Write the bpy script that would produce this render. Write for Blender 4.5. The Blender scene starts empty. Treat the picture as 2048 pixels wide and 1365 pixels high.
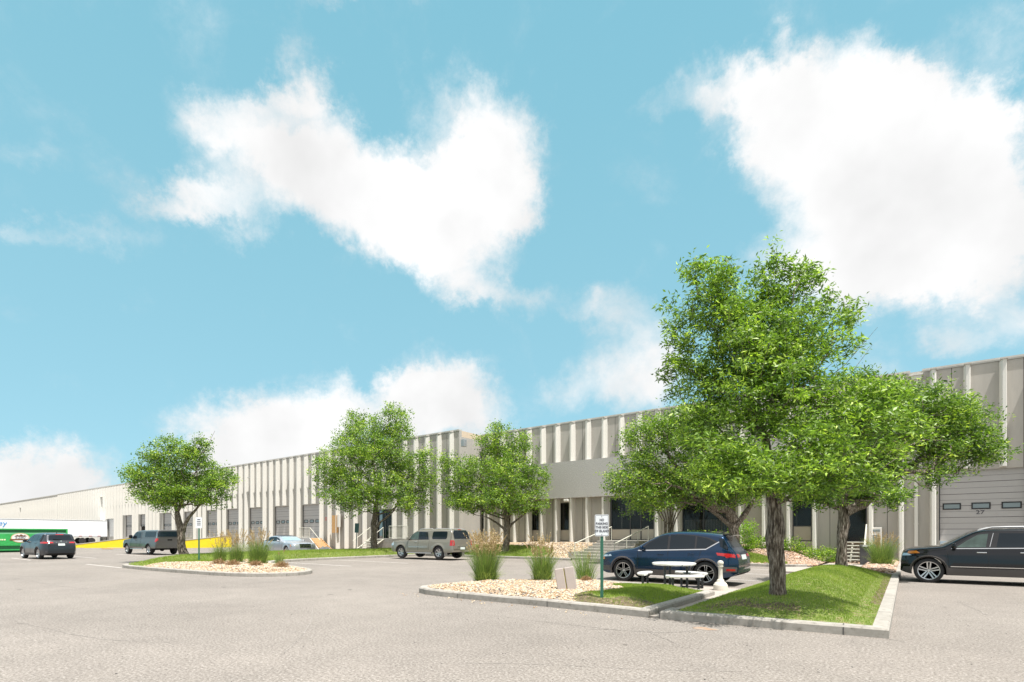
import bpy, bmesh, math, random
import numpy as np
from mathutils import Vector, Matrix, Euler
from mathutils.bvhtree import BVHTree
from mathutils.geometry import delaunay_2d_cdt

random.seed(7)
rng = np.random.default_rng(7)
scene = bpy.context.scene
COL = scene.collection
R = math.radians

# ------------------------------------------------------------------ camera
F = 1057.0                      # focal length in photo pixels (2048 wide)
HZ = 1070.0                     # horizon row
H = 1.55                        # eye height
YAW = R(36.8)
fwd = Vector((-math.sin(YAW), math.cos(YAW), 0))
rgt = Vector((math.cos(YAW), math.sin(YAW), 0))
cam = bpy.data.cameras.new('camera')
camo = bpy.data.objects.new('camera', cam)
COL.objects.link(camo)
camo.location = (0, 0, H)
camo.rotation_euler = (R(90), 0, YAW)
cam.lens = 36 * F / 2048
cam.sensor_width = 36
cam.shift_y = (HZ - 682.5) / 2048
cam.clip_end = 3000
cam.clip_start = .1
scene.camera = camo

def at(px, py, z=0.0):
    """ground-ish point seen at photo pixel (px,py) lying at height z"""
    Z = (H - z) * F / (py - HZ)
    p = fwd * Z + rgt * ((px - 1024) / F * Z)
    return Vector((p.x, p.y, z))

def atz(px, py, Z):
    p = fwd * Z + rgt * ((px - 1024) / F * Z)
    return Vector((p.x, p.y, H + (HZ - py) / F * Z))

def fx(px, Y):
    return Y * math.tan(math.atan((px - 1024) / F) - YAW)

# ------------------------------------------------------------------ light
SUN_EL, SUN_A = R(71.0), R(72.0)
S = Vector((math.sin(SUN_A) * math.cos(SUN_EL), -math.cos(SUN_A) * math.cos(SUN_EL), math.sin(SUN_EL)))
sun = bpy.data.lights.new('sun', 'SUN')
sun.energy = 5.0
sun.angle = R(0.6)
sun.color = (1.0, 0.955, 0.91)
suno = bpy.data.objects.new('sun', sun)
COL.objects.link(suno)
suno.rotation_euler = S.to_track_quat('Z', 'Y').to_euler()
suno.location = (0, 0, 60)

world = bpy.data.worlds.new("World")
scene.world = world
world.use_nodes = True
wn, wl = world.node_tree.nodes, world.node_tree.links
wn.clear()
def N(t, **kw):
    n = wn.new(t)
    for k, v in kw.items():
        setattr(n, k, v)
    return n
wout = N('ShaderNodeOutputWorld'); wbg = N('ShaderNodeBackground')
wl.new(wbg.outputs[0], wout.inputs[0])
sky = N('ShaderNodeTexSky', sky_type='NISHITA')
sky.sun_disc = False
sky.sun_elevation = SUN_EL
sky.sun_rotation = R(111)
sky.altitude = 0
sky.air_density = 0.8
sky.dust_density = 0.3
sky.ozone_density = 1.5
SKY_STRENGTH = 0.13
tc = N('ShaderNodeTexCoord')
# turbulent direction used for the cloud outlines
def noise(vec, scale, detail, rough=0.55, dist=0.0):
    n = N('ShaderNodeTexNoise')
    n.inputs['Scale'].default_value = scale
    n.inputs['Detail'].default_value = detail
    n.inputs['Roughness'].default_value = rough
    n.inputs['Distortion'].default_value = dist
    wl.new(vec, n.inputs['Vector'])
    return n
n0 = noise(tc.outputs['Generated'], 5.0, 9, 0.68)
sub = N('ShaderNodeVectorMath', operation='SUBTRACT'); wl.new(n0.outputs['Color'], sub.inputs[0]); sub.inputs[1].default_value = (.5, .5, .5)
scl = N('ShaderNodeVectorMath', operation='SCALE'); wl.new(sub.outputs[0], scl.inputs[0]); scl.inputs['Scale'].default_value = 0.21
dirv = N('ShaderNodeVectorMath', operation='ADD'); wl.new(tc.outputs['Generated'], dirv.inputs[0]); wl.new(scl.outputs[0], dirv.inputs[1])
CLOUDS = [ # px, py, rx, ry, rot deg, weight
 (590,120,60,70,10,1.0),(625,175,85,55,20,.8),(500,190,110,50,-10,.75),(400,245,95,60,20,.7),(470,300,110,60,0,.65),
 (620,300,150,90,20,1.0),(700,370,190,110,20,1.5),(800,420,200,110,20,1.5),(900,440,130,110,0,1.3),(930,290,120,110,-10,1.4),(1000,320,85,120,0,1.2),(1020,390,60,50,0,.9),
 (400,400,130,50,-10,.75),(460,450,120,50,15,.8),(320,430,80,35,10,.6),(560,420,120,80,0,.7),
 (1400,185,120,50,-10,.95),(1480,230,90,70,0,.8),(1540,160,75,70,0,1.0),(1600,220,120,110,0,1.3),(1800,170,90,60,0,1.1),(1870,240,160,90,0,1.3),(1720,290,230,140,0,1.9),(1920,370,240,160,0,2.0),(1760,450,260,140,0,1.8),(1960,470,200,110,0,1.6),(1620,520,140,70,0,.8),(2040,230,60,80,0,.8),(1740,560,130,60,0,.7),
 (90,945,130,70,0,1.4),(0,985,160,100,0,1.4),(160,985,90,55,0,1.0),(-40,940,90,60,0,.9),
 (640,835,120,80,10,1.4),(540,870,150,80,0,1.5),(460,890,110,70,0,1.2),(690,800,60,50,0,.9),(380,930,110,50,0,.8),
 (870,775,85,80,0,1.4),(890,830,140,80,0,1.5),(820,810,80,60,0,1.0),(945,735,50,40,0,.6),(960,850,60,40,0,.6),
 (1210,790,110,60,0,.8),(1120,790,60,50,0,.5),(1250,700,85,80,0,.78),(1205,620,70,55,0,.78),(1060,585,130,40,15,.72),(960,560,70,35,0,.5),(1320,720,60,70,0,.7),(1290,790,90,60,0,.7),
 (1950,640,150,70,0,.75),(1880,670,70,40,0,.6),(2050,620,90,60,0,.7),(1740,740,70,50,0,.6),(160,485,110,35,5,.6),(60,460,80,30,0,.42),(90,310,60,30,0,.38),(700,8,140,25,0,.55),(1980,60,90,60,0,.5),(2030,130,60,60,0,.5),(1300,600,50,80,0,.45),(250,340,60,60,0,.35),
]
acc = None
def pdir(px, py):
    return (fwd + rgt * ((px - 1024) / F) + Vector((0, 0, 1)) * ((HZ - py) / F)).normalized()
FILL_CLOUDS = [(-120, 48, .8, 1.5), (150, 45, .8, 1.5), (180, 60, .9, 1.3), (100, 45, .45, 1.2), (-100, 50, .45, 1.0), (60, 75, .5, .9)]  # unseen white clouds, added behind and overhead to neutralise the blue ambient light
for cl_ in CLOUDS + FILL_CLOUDS:
    if len(cl_) == 4:            # added clouds behind and overhead: azimuth off the view axis, elevation, size, weight
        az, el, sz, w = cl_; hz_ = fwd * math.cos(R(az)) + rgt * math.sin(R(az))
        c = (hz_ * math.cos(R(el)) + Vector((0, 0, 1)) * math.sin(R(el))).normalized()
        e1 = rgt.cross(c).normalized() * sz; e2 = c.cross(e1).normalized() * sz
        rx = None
    else:
        (cx, cy, rx, ry, rot, w) = cl_
        c = pdir(cx, cy)
    if rx is not None:
        ca, sa = math.cos(R(rot)), math.sin(R(rot))
        e1 = pdir(cx + rx * ca, cy + rx * sa) - c
        e2 = pdir(cx - ry * sa, cy + ry * ca) - c
    t1 = e1.normalized(); n = c; t2 = n.cross(t1).normalized(); t1 = t2.cross(n).normalized()
    M = Matrix((t1, t2, n)).transposed()
    mp = N('ShaderNodeMapping', vector_type='TEXTURE')
    mp.inputs['Location'].default_value = c
    mp.inputs['Rotation'].default_value = M.to_euler('XYZ')
    mp.inputs['Scale'].default_value = (e1.length * 1.40, e2.length * 1.40, 1.0)
    wl.new(dirv.outputs[0], mp.inputs['Vector'])
    g = N('ShaderNodeTexGradient', gradient_type='SPHERICAL'); wl.new(mp.outputs[0], g.inputs[0])
    ma = N('ShaderNodeMath', operation='MULTIPLY_ADD'); wl.new(g.outputs['Fac'], ma.inputs[0]); ma.inputs[1].default_value = w
    if acc is None: ma.inputs[2].default_value = 0
    else: wl.new(acc.outputs[0], ma.inputs[2])
    acc = ma
n1 = noise(tc.outputs['Generated'], 8.0, 12, 0.66, 0.25)
amp = N('ShaderNodeMath', operation='MULTIPLY_ADD'); wl.new(n1.outputs['Fac'], amp.inputs[0]); amp.inputs[1].default_value = 1.8; amp.inputs[2].default_value = -0.87
tot = N('ShaderNodeMath', operation='ADD'); wl.new(acc.outputs[0], tot.inputs[0]); wl.new(amp.outputs[0], tot.inputs[1])
mr = N('ShaderNodeMapRange', interpolation_type='SMOOTHSTEP'); wl.new(tot.outputs[0], mr.inputs['Value'])
mr.inputs['From Min'].default_value = 0.12; mr.inputs['From Max'].default_value = 1.62
# blue sky: the sky texture, tinted towards the teal of the photograph
tint = N('ShaderNodeMix', data_type='RGBA', blend_type='MULTIPLY'); tint.inputs['Factor'].default_value = 1.0
wl.new(sky.outputs[0], tint.inputs['A']); tint.inputs['B'].default_value = (1.0, 1.0, 1.0, 1)
SKYCOL = tint
# fixed teal base so the overhead part does not turn navy
mixb = N('ShaderNodeMix', data_type='RGBA'); mixb.inputs['Factor'].default_value = 0.85
wl.new(tint.outputs['Result'], mixb.inputs['A'])
k = 0.66 / SKY_STRENGTH
sxyz = N('ShaderNodeSeparateXYZ'); wl.new(tc.outputs['Generated'], sxyz.inputs[0])
zr = N('ShaderNodeMapRange'); wl.new(sxyz.outputs['Z'], zr.inputs['Value'])
zr.inputs['From Min'].default_value = 0; zr.inputs['From Max'].default_value = .75
mixz = N('ShaderNodeMix', data_type='RGBA'); wl.new(zr.outputs[0], mixz.inputs['Factor'])
mixz.inputs['A'].default_value = (0.37 * k, 0.69 * k, 0.79 * k, 1); mixz.inputs['B'].default_value = (0.235 * k, 0.57 * k, 0.69 * k, 1)
wl.new(mixz.outputs['Result'], mixb.inputs['B'])
# cloud colour, slightly grey where thin noise
n2 = noise(tc.outputs['Generated'], 6.0, 4, 0.5)
cr = N('ShaderNodeMapRange'); wl.new(n2.outputs['Fac'], cr.inputs['Value'])
cr.inputs['From Min'].default_value = .3; cr.inputs['From Max'].default_value = .7; cr.inputs['To Min'].default_value = .80 * k; cr.inputs['To Max'].default_value = 1.02 * k
cc = N('ShaderNodeCombineColor'); 
for i in range(3): wl.new(cr.outputs[0], cc.inputs[i])
mixc = N('ShaderNodeMix', data_type='RGBA'); wl.new(mr.outputs[0], mixc.inputs['Factor'])
wl.new(mixb.outputs['Result'], mixc.inputs['A']); wl.new(cc.outputs[0], mixc.inputs['B'])
wl.new(mixc.outputs['Result'], wbg.inputs['Color'])
wbg.inputs['Strength'].default_value = SKY_STRENGTH
world.cycles.sampling_method = 'MANUAL'
world.cycles.sample_map_resolution = 512

scene.view_settings.view_transform = 'Standard'
scene.view_settings.look = 'None'
scene.view_settings.exposure = 0.68
scene.view_settings.gamma = 1
scene.render.engine = 'CYCLES'
scene.cycles.use_denoising = True
scene.cycles.max_bounces = 6
scene.cycles.transparent_max_bounces = 8

# ------------------------------------------------------------------ materials
MATS = {}
def mat(name, col, rough=.8, metal=0., nz=None, nz2=None, bump=None, spec=.5, coat=0., island=0., stretch=None, trans=0., alpha=1.):
    """nz=(scale, amount): value noise; nz2 the same coarser; bump=(scale,dist); island=random value per loose piece"""
    if name in MATS: return MATS[name]
    m = bpy.data.materials.new(name); m.use_nodes = True
    nt = m.node_tree; nn, ll = nt.nodes, nt.links
    b = nn['Principled BSDF']
    b.inputs['Roughness'].default_value = rough
    b.inputs['Metallic'].default_value = metal
    b.inputs['Specular IOR Level'].default_value = spec
    b.inputs['Coat Weight'].default_value = coat
    b.inputs['Coat Roughness'].default_value = .04
    b.inputs['Transmission Weight'].default_value = trans
    b.inputs['Alpha'].default_value = alpha
    t = nn.new('ShaderNodeTexCoord')
    src = t.outputs['Object']
    if stretch:
        mp = nn.new('ShaderNodeMapping'); mp.inputs['Scale'].default_value = stretch
        ll.new(src, mp.inputs[0]); src = mp.outputs[0]
    fac = None
    def addf(sock, amount, center=.5):
        nonlocal fac
        a = nn.new('ShaderNodeMath'); a.operation = 'MULTIPLY_ADD'
        ll.new(sock, a.inputs[0]); a.inputs[1].default_value = 2 * amount; a.inputs[2].default_value = 1 - amount
        if fac is None: fac = a.outputs[0]
        else:
            q = nn.new('ShaderNodeMath'); q.operation = 'MULTIPLY'; ll.new(fac, q.inputs[0]); ll.new(a.outputs[0], q.inputs[1]); fac = q.outputs[0]
    for z in (nz, nz2):
        if z:
            x = nn.new('ShaderNodeTexNoise'); x.inputs['Scale'].default_value = z[0]; x.inputs['Detail'].default_value = 4; x.inputs['Roughness'].default_value = .6
            ll.new(src, x.inputs['Vector']); addf(x.outputs['Fac'], z[1])
    if island:
        g = nn.new('ShaderNodeNewGeometry'); addf(g.outputs['Random Per Island'], island)
    if fac is not None:
        v = nn.new('ShaderNodeVectorMath'); v.operation = 'SCALE'; v.inputs[0].default_value = col[:3]; ll.new(fac, v.inputs['Scale'])
        ll.new(v.outputs[0], b.inputs['Base Color'])
    else:
        b.inputs['Base Color'].default_value = (*col[:3], 1)
    if bump:
        x = nn.new('ShaderNodeTexNoise'); x.inputs['Scale'].default_value = bump[0]; x.inputs['Detail'].default_value = 5
        ll.new(src, x.inputs['Vector'])
        u = nn.new('ShaderNodeBump'); u.inputs['Distance'].default_value = bump[1]; u.inputs['Strength'].default_value = 1
        ll.new(x.outputs['Fac'], u.inputs['Height']); ll.new(u.outputs[0], b.inputs['Normal'])
    MATS[name] = m
    return m

def ramp_mat(name, stops, scale, rough=.9, detail=6, nrough=.65, bump=.0, extra=None, island_stops=None, spec=.3):
    """noise driven colour ramp; extra=(scale, lo, hi) multiplies with broad noise"""
    m = bpy.data.materials.new(name); m.use_nodes = True
    nt = m.node_tree; nn, ll = nt.nodes, nt.links
    b = nn['Principled BSDF']; b.inputs['Roughness'].default_value = rough; b.inputs['Specular IOR Level'].default_value = spec
    t = nn.new('ShaderNodeTexCoord')
    cr = nn.new('ShaderNodeValToRGB')
    if island_stops:
        g = nn.new('ShaderNodeNewGeometry'); ll.new(g.outputs['Random Per Island'], cr.inputs[0])
    else:
        x = nn.new('ShaderNodeTexNoise'); x.inputs['Scale'].default_value = scale; x.inputs['Detail'].default_value = detail; x.inputs['Roughness'].default_value = nrough
        ll.new(t.outputs['Object'], x.inputs['Vector']); ll.new(x.outputs['Fac'], cr.inputs[0])
    el = cr.color_ramp.elements
    while len(el) < len(stops): el.new(.5)
    for e, (p, c) in zip(el, stops):
        e.position = p; e.color = (*c, 1)
    out = cr.outputs[0]
    if extra:
        for ex in extra:
            y = nn.new('ShaderNodeTexNoise'); y.inputs['Scale'].default_value = ex[0]; y.inputs['Detail'].default_value = 5
            ll.new(t.outputs['Object'], y.inputs['Vector'])
            r = nn.new('ShaderNodeMapRange'); ll.new(y.outputs['Fac'], r.inputs['Value'])
            r.inputs['From Min'].default_value = .3; r.inputs['From Max'].default_value = .7
            r.inputs['To Min'].default_value = ex[1]; r.inputs['To Max'].default_value = ex[2]
            v = nn.new('ShaderNodeVectorMath'); v.operation = 'SCALE'; ll.new(out, v.inputs[0]); ll.new(r.outputs[0], v.inputs['Scale']); out = v.outputs[0]
    ll.new(out, b.inputs['Base Color'])
    if bump:
        x2 = nn.new('ShaderNodeTexNoise'); x2.inputs['Scale'].default_value = scale * 1.0; x2.inputs['Detail'].default_value = 6
        ll.new(t.outputs['Object'], x2.inputs['Vector'])
        u = nn.new('ShaderNodeBump'); u.inputs['Distance'].default_value = bump; ll.new(x2.outputs['Fac'], u.inputs['Height']); ll.new(u.outputs[0], b.inputs['Normal'])
    MATS[name] = m
    return m

def leaf_mat(name, c0, c1, c2, trans=.35, rough=.45):
    m = bpy.data.materials.new(name); m.use_nodes = True
    nt = m.node_tree; nn, ll = nt.nodes, nt.links
    b = nn['Principled BSDF']; b.inputs['Roughness'].default_value = rough; b.inputs['Specular IOR Level'].default_value = .55
    a = nn.new('ShaderNodeAttribute'); a.attribute_name = 'tint'
    cr = nn.new('ShaderNodeValToRGB'); ll.new(a.outputs['Fac'], cr.inputs[0])
    el = cr.color_ramp.elements; el.new(.5)
    for e, (p, c) in zip(el, ((0, c0), (.55, c1), (1, c2))):
        e.position = p; e.color = (*c, 1)
    ll.new(cr.outputs[0], b.inputs['Base Color'])
    tr = nn.new('ShaderNodeBsdfTranslucent')
    v = nn.new('ShaderNodeVectorMath'); v.operation = 'MULTIPLY'; ll.new(cr.outputs[0], v.inputs[0]); v.inputs[1].default_value = (1.45, 1.6, .8)
    ll.new(v.outputs[0], tr.inputs['Color'])
    mx = nn.new('ShaderNodeMixShader'); mx.inputs[0].default_value = trans
    ll.new(b.outputs[0], mx.inputs[1]); ll.new(tr.outputs[0], mx.inputs[2])
    ll.new(mx.outputs[0], nn['Material Output'].inputs['Surface'])
    MATS[name] = m
    return m

# ------------------------------------------------------------------ mesh builder
class MB:
    def __init__(s): s.v = []; s.f = []; s.m = []
    def add(s, vs, fs, mi=0):
        o = len(s.v); s.v += [tuple(v) for v in vs]
        s.f += [tuple(i + o for i in f) for f in fs]; s.m += [mi] * len(fs)
        return s
    def box(s, x0, x1, y0, y1, z0, z1, mi=0):
        v = [(x0,y0,z0),(x1,y0,z0),(x1,y1,z0),(x0,y1,z0),(x0,y0,z1),(x1,y0,z1),(x1,y1,z1),(x0,y1,z1)]
        return s.add(v, [(0,3,2,1),(4,5,6,7),(0,1,5,4),(1,2,6,5),(2,3,7,6),(3,0,4,7)], mi)
    def bbox(s, x0, x1, y0, y1, z0, z1, b=.01, mi=0):
        """box with bevelled edges"""
        bm = bmesh.new(); bmesh.ops.create_cube(bm, size=1)
        for v in bm.verts:
            v.co = Vector(((x0+x1)/2 + v.co.x*(x1-x0), (y0+y1)/2 + v.co.y*(y1-y0), (z0+z1)/2 + v.co.z*(z1-z0)))
        bmesh.ops.bevel(bm, geom=list(bm.edges), offset=min(b, .45*min(x1-x0, y1-y0, z1-z0)), segments=2, affect='EDGES', profile=.5)
        bm.verts.ensure_lookup_table()
        s.add([v.co[:] for v in bm.verts], [[v.index for v in f.verts] for f in bm.faces], mi); bm.free(); return s
    def xform(s, M, start=0):
        s.v = s.v[:start] + [tuple(M @ Vector(v)) for v in s.v[start:]]; return s
    def prism(s, poly, z0, z1, mi=0):
        n = len(poly); v = [(p[0], p[1], z0) for p in poly] + [(p[0], p[1], z1) for p in poly]
        f = [tuple(range(n - 1, -1, -1)), tuple(range(n, 2 * n))] + [(i, (i+1) % n, n + (i+1) % n, n + i) for i in range(n)]
        return s.add(v, f, mi)
    def tube(s, pts, rad, n=8, mi=0, cap=True):
        pts = [Vector(p) for p in pts]
        if not hasattr(rad, '__len__'): rad = [rad] * len(pts)
        d0 = (pts[1] - pts[0]).normalized()
        up = Vector((0, 0, 1)) if abs(d0.z) < .9 else Vector((1, 0, 0))
        u = d0.cross(up).normalized(); w = d0.cross(u).normalized(); vs = []
        for i, p in enumerate(pts):
            d = (pts[min(i+1, len(pts)-1)] - pts[max(i-1, 0)]).normalized()
            u = (u - d * u.dot(d)).normalized(); w = d.cross(u)
            for k in range(n):
                a = 2 * math.pi * k / n
                vs.append(p + (u * math.cos(a) + w * math.sin(a)) * rad[i])
        fs = [(i*n + k, i*n + (k+1) % n, (i+1)*n + (k+1) % n, (i+1)*n + k) for i in range(len(pts)-1) for k in range(n)]
        if cap: fs += [tuple(range(n - 1, -1, -1)), tuple(range((len(pts)-1)*n, len(pts)*n))]
        return s.add(vs, fs, mi)
    def lathe(s, prof, c=(0,0,0), n=24, axis='z', mi=0, cap=True):
        vs = []
        for (r, h) in prof:
            for k in range(n):
                a = 2*math.pi*k/n
                if axis == 'z': vs.append((c[0]+r*math.cos(a), c[1]+r*math.sin(a), c[2]+h))
                else: vs.append((c[0]+r*math.cos(a), c[1]+h, c[2]+r*math.sin(a)))
        m = len(prof)
        fs = [(i*n+k, i*n+(k+1)%n, (i+1)*n+(k+1)%n, (i+1)*n+k) for i in range(m-1) for k in range(n)]
        if cap and prof[0][0] > 1e-5: fs.append(tuple(range(n-1, -1, -1)))
        if cap and prof[-1][0] > 1e-5: fs.append(tuple(range((m-1)*n, m*n)))
        return s.add(vs, fs, mi)
    def mesh(s, name, mats, org=(0,0,0), smooth=None):
        me = bpy.data.meshes.new(name)
        o = Vector(org)
        me.from_pydata([tuple(Vector(v) - o) for v in s.v], [], s.f)
        if not isinstance(mats, (list, tuple)): mats = [mats]
        for m in mats: me.materials.append(m)
        if len(mats) > 1: me.polygons.foreach_set('material_index', s.m)
        if smooth is not None:
            me.polygons.foreach_set('use_smooth', [True] * len(me.polygons))
            me.set_sharp_from_angle(angle=R(smooth))
        me.update()
        return me
    def build(s, name, mats, parent=None, org=None, smooth=None, loc=None):
        if org is None: org = parent.location if (parent is not None and parent.type == 'EMPTY' and parent.get('world_coords')) else (0, 0, 0)
        me = s.mesh(name, mats, org, smooth)
        return link(name, me, parent, loc)

def link(name, data, parent=None, loc=None, rot=None):
    o = bpy.data.objects.new(name, data); COL.objects.link(o)
    if parent is not None: o.parent = parent
    if loc is not None: o.location = loc
    if rot is not None: o.rotation_euler = rot
    return o
def tag(o, label=None, cat=None, group=None, kind=None):
    if label: o['label'] = label
    if cat: o['category'] = cat
    if group: o['group'] = group
    if kind: o['kind'] = kind
    return o
def thing(name, label, cat, loc=(0,0,0), rz=0, group=None):
    o = bpy.data.objects.new(name, None); COL.objects.link(o)
    o.location = loc; o.rotation_euler = (0, 0, rz); o.empty_display_size = .2
    return tag(o, label, cat, group)
def wthing(name, label, cat, loc, group=None):
    """thing whose parts are given in world coordinates"""
    o = thing(name, label, cat, loc, 0, group); o['world_coords'] = 1
    return o
def child(t, mb, name, mats, smooth=None, label=None):
    """part in world coordinates of a wthing"""
    o = link(name, mb.mesh(name, mats, t.location, smooth), t)
    if label: o['label'] = label
    return o
def sub(part, mb, name, mats, t, smooth=None):
    """sub-part of `part` given in world coordinates (part sits at the origin of t)"""
    return link(name, mb.mesh(name, mats, Vector(t.location) + Vector(part.location), smooth), part)
def struct(name, mb, mats, smooth=None, kind='structure'):
    o = link(name, mb.mesh(name, mats, (0,0,0), smooth)); o['kind'] = kind
    return o
def np_mesh(name, verts, nper, mat_, tint=None, faces=None):
    """verts (k*nper,3): k faces of nper corners each, no sharing"""
    me = bpy.data.meshes.new(name)
    nv = len(verts); nf = nv // nper
    me.vertices.add(nv); me.vertices.foreach_set('co', np.ascontiguousarray(verts, dtype=np.float32).ravel())
    me.loops.add(nv); me.loops.foreach_set('vertex_index', np.arange(nv, dtype=np.int32))
    me.polygons.add(nf); me.polygons.foreach_set('loop_start', np.arange(0, nv, nper, dtype=np.int32))
    me.materials.append(mat_)
    if tint is not None:
        a = me.attributes.new('tint', 'FLOAT', 'FACE'); a.data.foreach_set('value', np.asarray(tint, dtype=np.float32))
    me.update(calc_edges=True)
    return me

def text_obj(body, size, parent, mat_, loc, rot, name='lettering', align='CENTER', extrude=.001, space=1., shear=0., sx=1., line=1., bold=0.):
    cu = bpy.data.curves.new(name, 'FONT'); cu.body = body; cu.size = size; cu.align_x = align; cu.align_y = 'CENTER'
    cu.extrude = extrude; cu.space_character = space; cu.shear = shear; cu.space_line = line; cu.materials.append(mat_); cu.offset = bold
    tmp = bpy.data.objects.new('tmp', cu); COL.objects.link(tmp)
    bpy.context.view_layer.update()
    me = bpy.data.meshes.new_from_object(tmp.evaluated_get(bpy.context.evaluated_depsgraph_get()))
    me.name = name
    bpy.data.objects.remove(tmp)
    o = link(name, me, parent, loc, rot); o.scale = (sx, 1, 1)
    return o
# ---- shared materials
M_asphalt = ramp_mat('asphalt', [(.34, (0.044,0.037,0.032)), (.42, (0.154,0.136,0.119)), (.52, (0.229,0.206,0.182)), (.61, (0.343,0.317,0.290)), (.71, (0.546,0.528,0.502))], 30, bump=.004, detail=10, nrough=.78,
                     extra=[(.22, .88, 1.10), (1.3, .94, 1.06), (7, .95, 1.05)])
M_kerb = ramp_mat('kerb_concrete', [(.28, (0.203,0.187,0.160)), (.45, (0.328,0.308,0.273)), (.7, (0.390,0.370,0.335))], 9, bump=.003, extra=[(1.3, .88, 1.06)])
M_conc = ramp_mat('path_concrete', [(.3, (0.326,0.290,0.255)), (.7, (0.422,0.387,0.343))], 14, bump=.002, extra=[(1.0, .9, 1.05)])
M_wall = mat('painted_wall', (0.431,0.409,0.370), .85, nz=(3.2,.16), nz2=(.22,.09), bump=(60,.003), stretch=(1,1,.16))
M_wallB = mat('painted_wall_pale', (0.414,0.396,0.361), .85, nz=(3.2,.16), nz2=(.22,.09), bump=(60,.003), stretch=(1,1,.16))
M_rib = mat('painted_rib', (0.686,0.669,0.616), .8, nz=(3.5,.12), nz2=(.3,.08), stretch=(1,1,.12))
M_joint = mat('dark_joint', (.10,.095,.09), .9)
M_cap = mat('metal_coping', (.52,.50,.46), .6, nz=(2,.06))
M_spandrel = mat('rough_stucco', (0.440,0.431,0.405), .95, nz=(22,.2), nz2=(.5,.05), bump=(28,.03))
M_roof = mat('roof_membrane', (.45,.45,.44), .9, nz=(1,.1))
M_door = mat('dock_door_paint', (0.431,0.414,0.400), .6, nz=(3,.04))
M_doorline = mat('door_groove', (.13,.12,.12), .8)
M_black = mat('black_rubber', (.02,.02,.021), .7)
M_glass = mat('dark_window_glass', (.012,.013,.012), .06, spec=.45, alpha=.5)
M_glassw = mat('pale_window_glass', (.22,.26,.27), .15, spec=.7)
M_frame = mat('bronze_frame', (.05,.05,.055), .45)
M_panel = mat('tan_infill_panel', (0.458,0.414,0.343), .8, nz=(3,.03))
M_white = mat('white_paint', (0.704,0.704,0.686), .5, nz=(4,.03))
M_railp = mat('cream_rail_paint', (0.546,0.537,0.458), .55, nz=(6,.08))
M_yellow = mat('yellow_dock_paint', (.78,.62,.02), .7, nz=(1.4,.12), nz2=(9,.08))
M_greenp = mat('green_sign_post', (.03,.14,.09), .5, nz=(9,.1))
M_signw = mat('white_sign_face', (.74,.77,.80), .4)
M_signb = mat('sign_lettering', (.03,.03,.05), .5)
M_signback = mat('green_sign_back', (.025,.09,.08), .5, nz=(7,.15))
M_stripe = ramp_mat('faded_white_marking', [(.38, (0.370,0.334,0.299)), (.55, (0.616,0.598,0.572))], 25, bump=.001)
M_wood = mat('plywood', (.55,.33,.14), .8, nz=(9,.2), nz2=(30,.1))
M_woodl = mat('pale_lumber', (.62,.46,.27), .8, nz=(9,.15))
M_steel = mat('galvanised_steel', (.45,.46,.47), .4, metal=.6, nz=(8,.1))
M_stone = ramp_mat('river_stone', [(0, (0.246,0.141,0.070)), (.2, (0.396,0.273,0.158)), (.4, (0.546,0.458,0.334)), (.6, (0.440,0.334,0.220)), (.8, (0.581,0.528,0.440)), (.93, (0.158,0.141,0.132))], 1, island_stops=True, rough=.75)
M_stonep = ramp_mat('pink_river_stone', [(0, (0.246,0.150,0.097)), (.2, (0.396,0.255,0.167)), (.4, (0.510,0.378,0.282)), (.6, (0.440,0.308,0.220)), (.85, (0.546,0.458,0.378)), (.95, (0.176,0.141,0.123))], 1, island_stops=True, rough=.75)
M_bedsoil = ramp_mat('gravel_soil', [(.35, (0.176,0.123,0.079)), (.5, (0.370,0.273,0.176)), (.62, (0.528,0.422,0.299))], 28, bump=.02)
M_turf = ramp_mat('turf_soil', [(.3, (.07,.09,.025)), (.5, (.15,.20,.045)), (.64, (.24,.19,.11))], 9, bump=.02, extra=[(.9, .75, 1.15)])
M_blade = leaf_mat('grass_blades', (.12,.19,.03), (.30,.40,.055), (.52,.47,.20), trans=.3, rough=.6)
M_reed = leaf_mat('reed_leaves', (.09,.15,.05), (.20,.30,.07), (.40,.48,.14), trans=.3, rough=.55)
M_plume = leaf_mat('reed_plumes', (.30,.20,.11), (.46,.34,.21), (.60,.48,.33), trans=.3, rough=.8)
M_deadgrass = leaf_mat('dead_grass', (.22,.13,.07), (.34,.21,.12), (.46,.33,.20), trans=.15, rough=.9)
M_leafN = leaf_mat('ash_leaves_near', (.045,.10,.018), (.22,.36,.04), (.62,.76,.12), trans=.32, rough=.5)
M_leafD = leaf_mat('ash_leaves_dark', (.035,.09,.02), (.185,.31,.032), (.58,.70,.09), trans=.32, rough=.5)
M_leafF = leaf_mat('maple_leaves', (.04,.10,.02), (.21,.34,.036), (.62,.72,.10), trans=.34, rough=.5)
M_leafY = leaf_mat('yellow_green_leaves', (.10,.22,.02), (.24,.40,.03), (.45,.55,.05), trans=.36, rough=.45)
M_bark = ramp_mat('bark', [(.38, (.045,.034,.026)), (.5, (.15,.12,.095)), (.64, (.40,.35,.30))], 7, bump=.03, rough=.95)
M_bark.node_tree.nodes['Noise Texture'].inputs['Detail'].default_value = 8
for nm in ('bark',):
    nt = MATS[nm].node_tree
    mp = nt.nodes.new('ShaderNodeMapping'); mp.inputs['Scale'].default_value = (4.2, 4.2, .75)
    tcn = [n for n in nt.nodes if n.type == 'TEX_COORD'][0]
    nt.links.new(tcn.outputs['Object'], mp.inputs[0])
    for n in nt.nodes:
        if n.type == 'TEX_NOISE': nt.links.new(mp.outputs[0], n.inputs['Vector'])
M_twig = mat('twig_bark', (.22,.17,.13), .9, nz=(9,.2))

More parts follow.
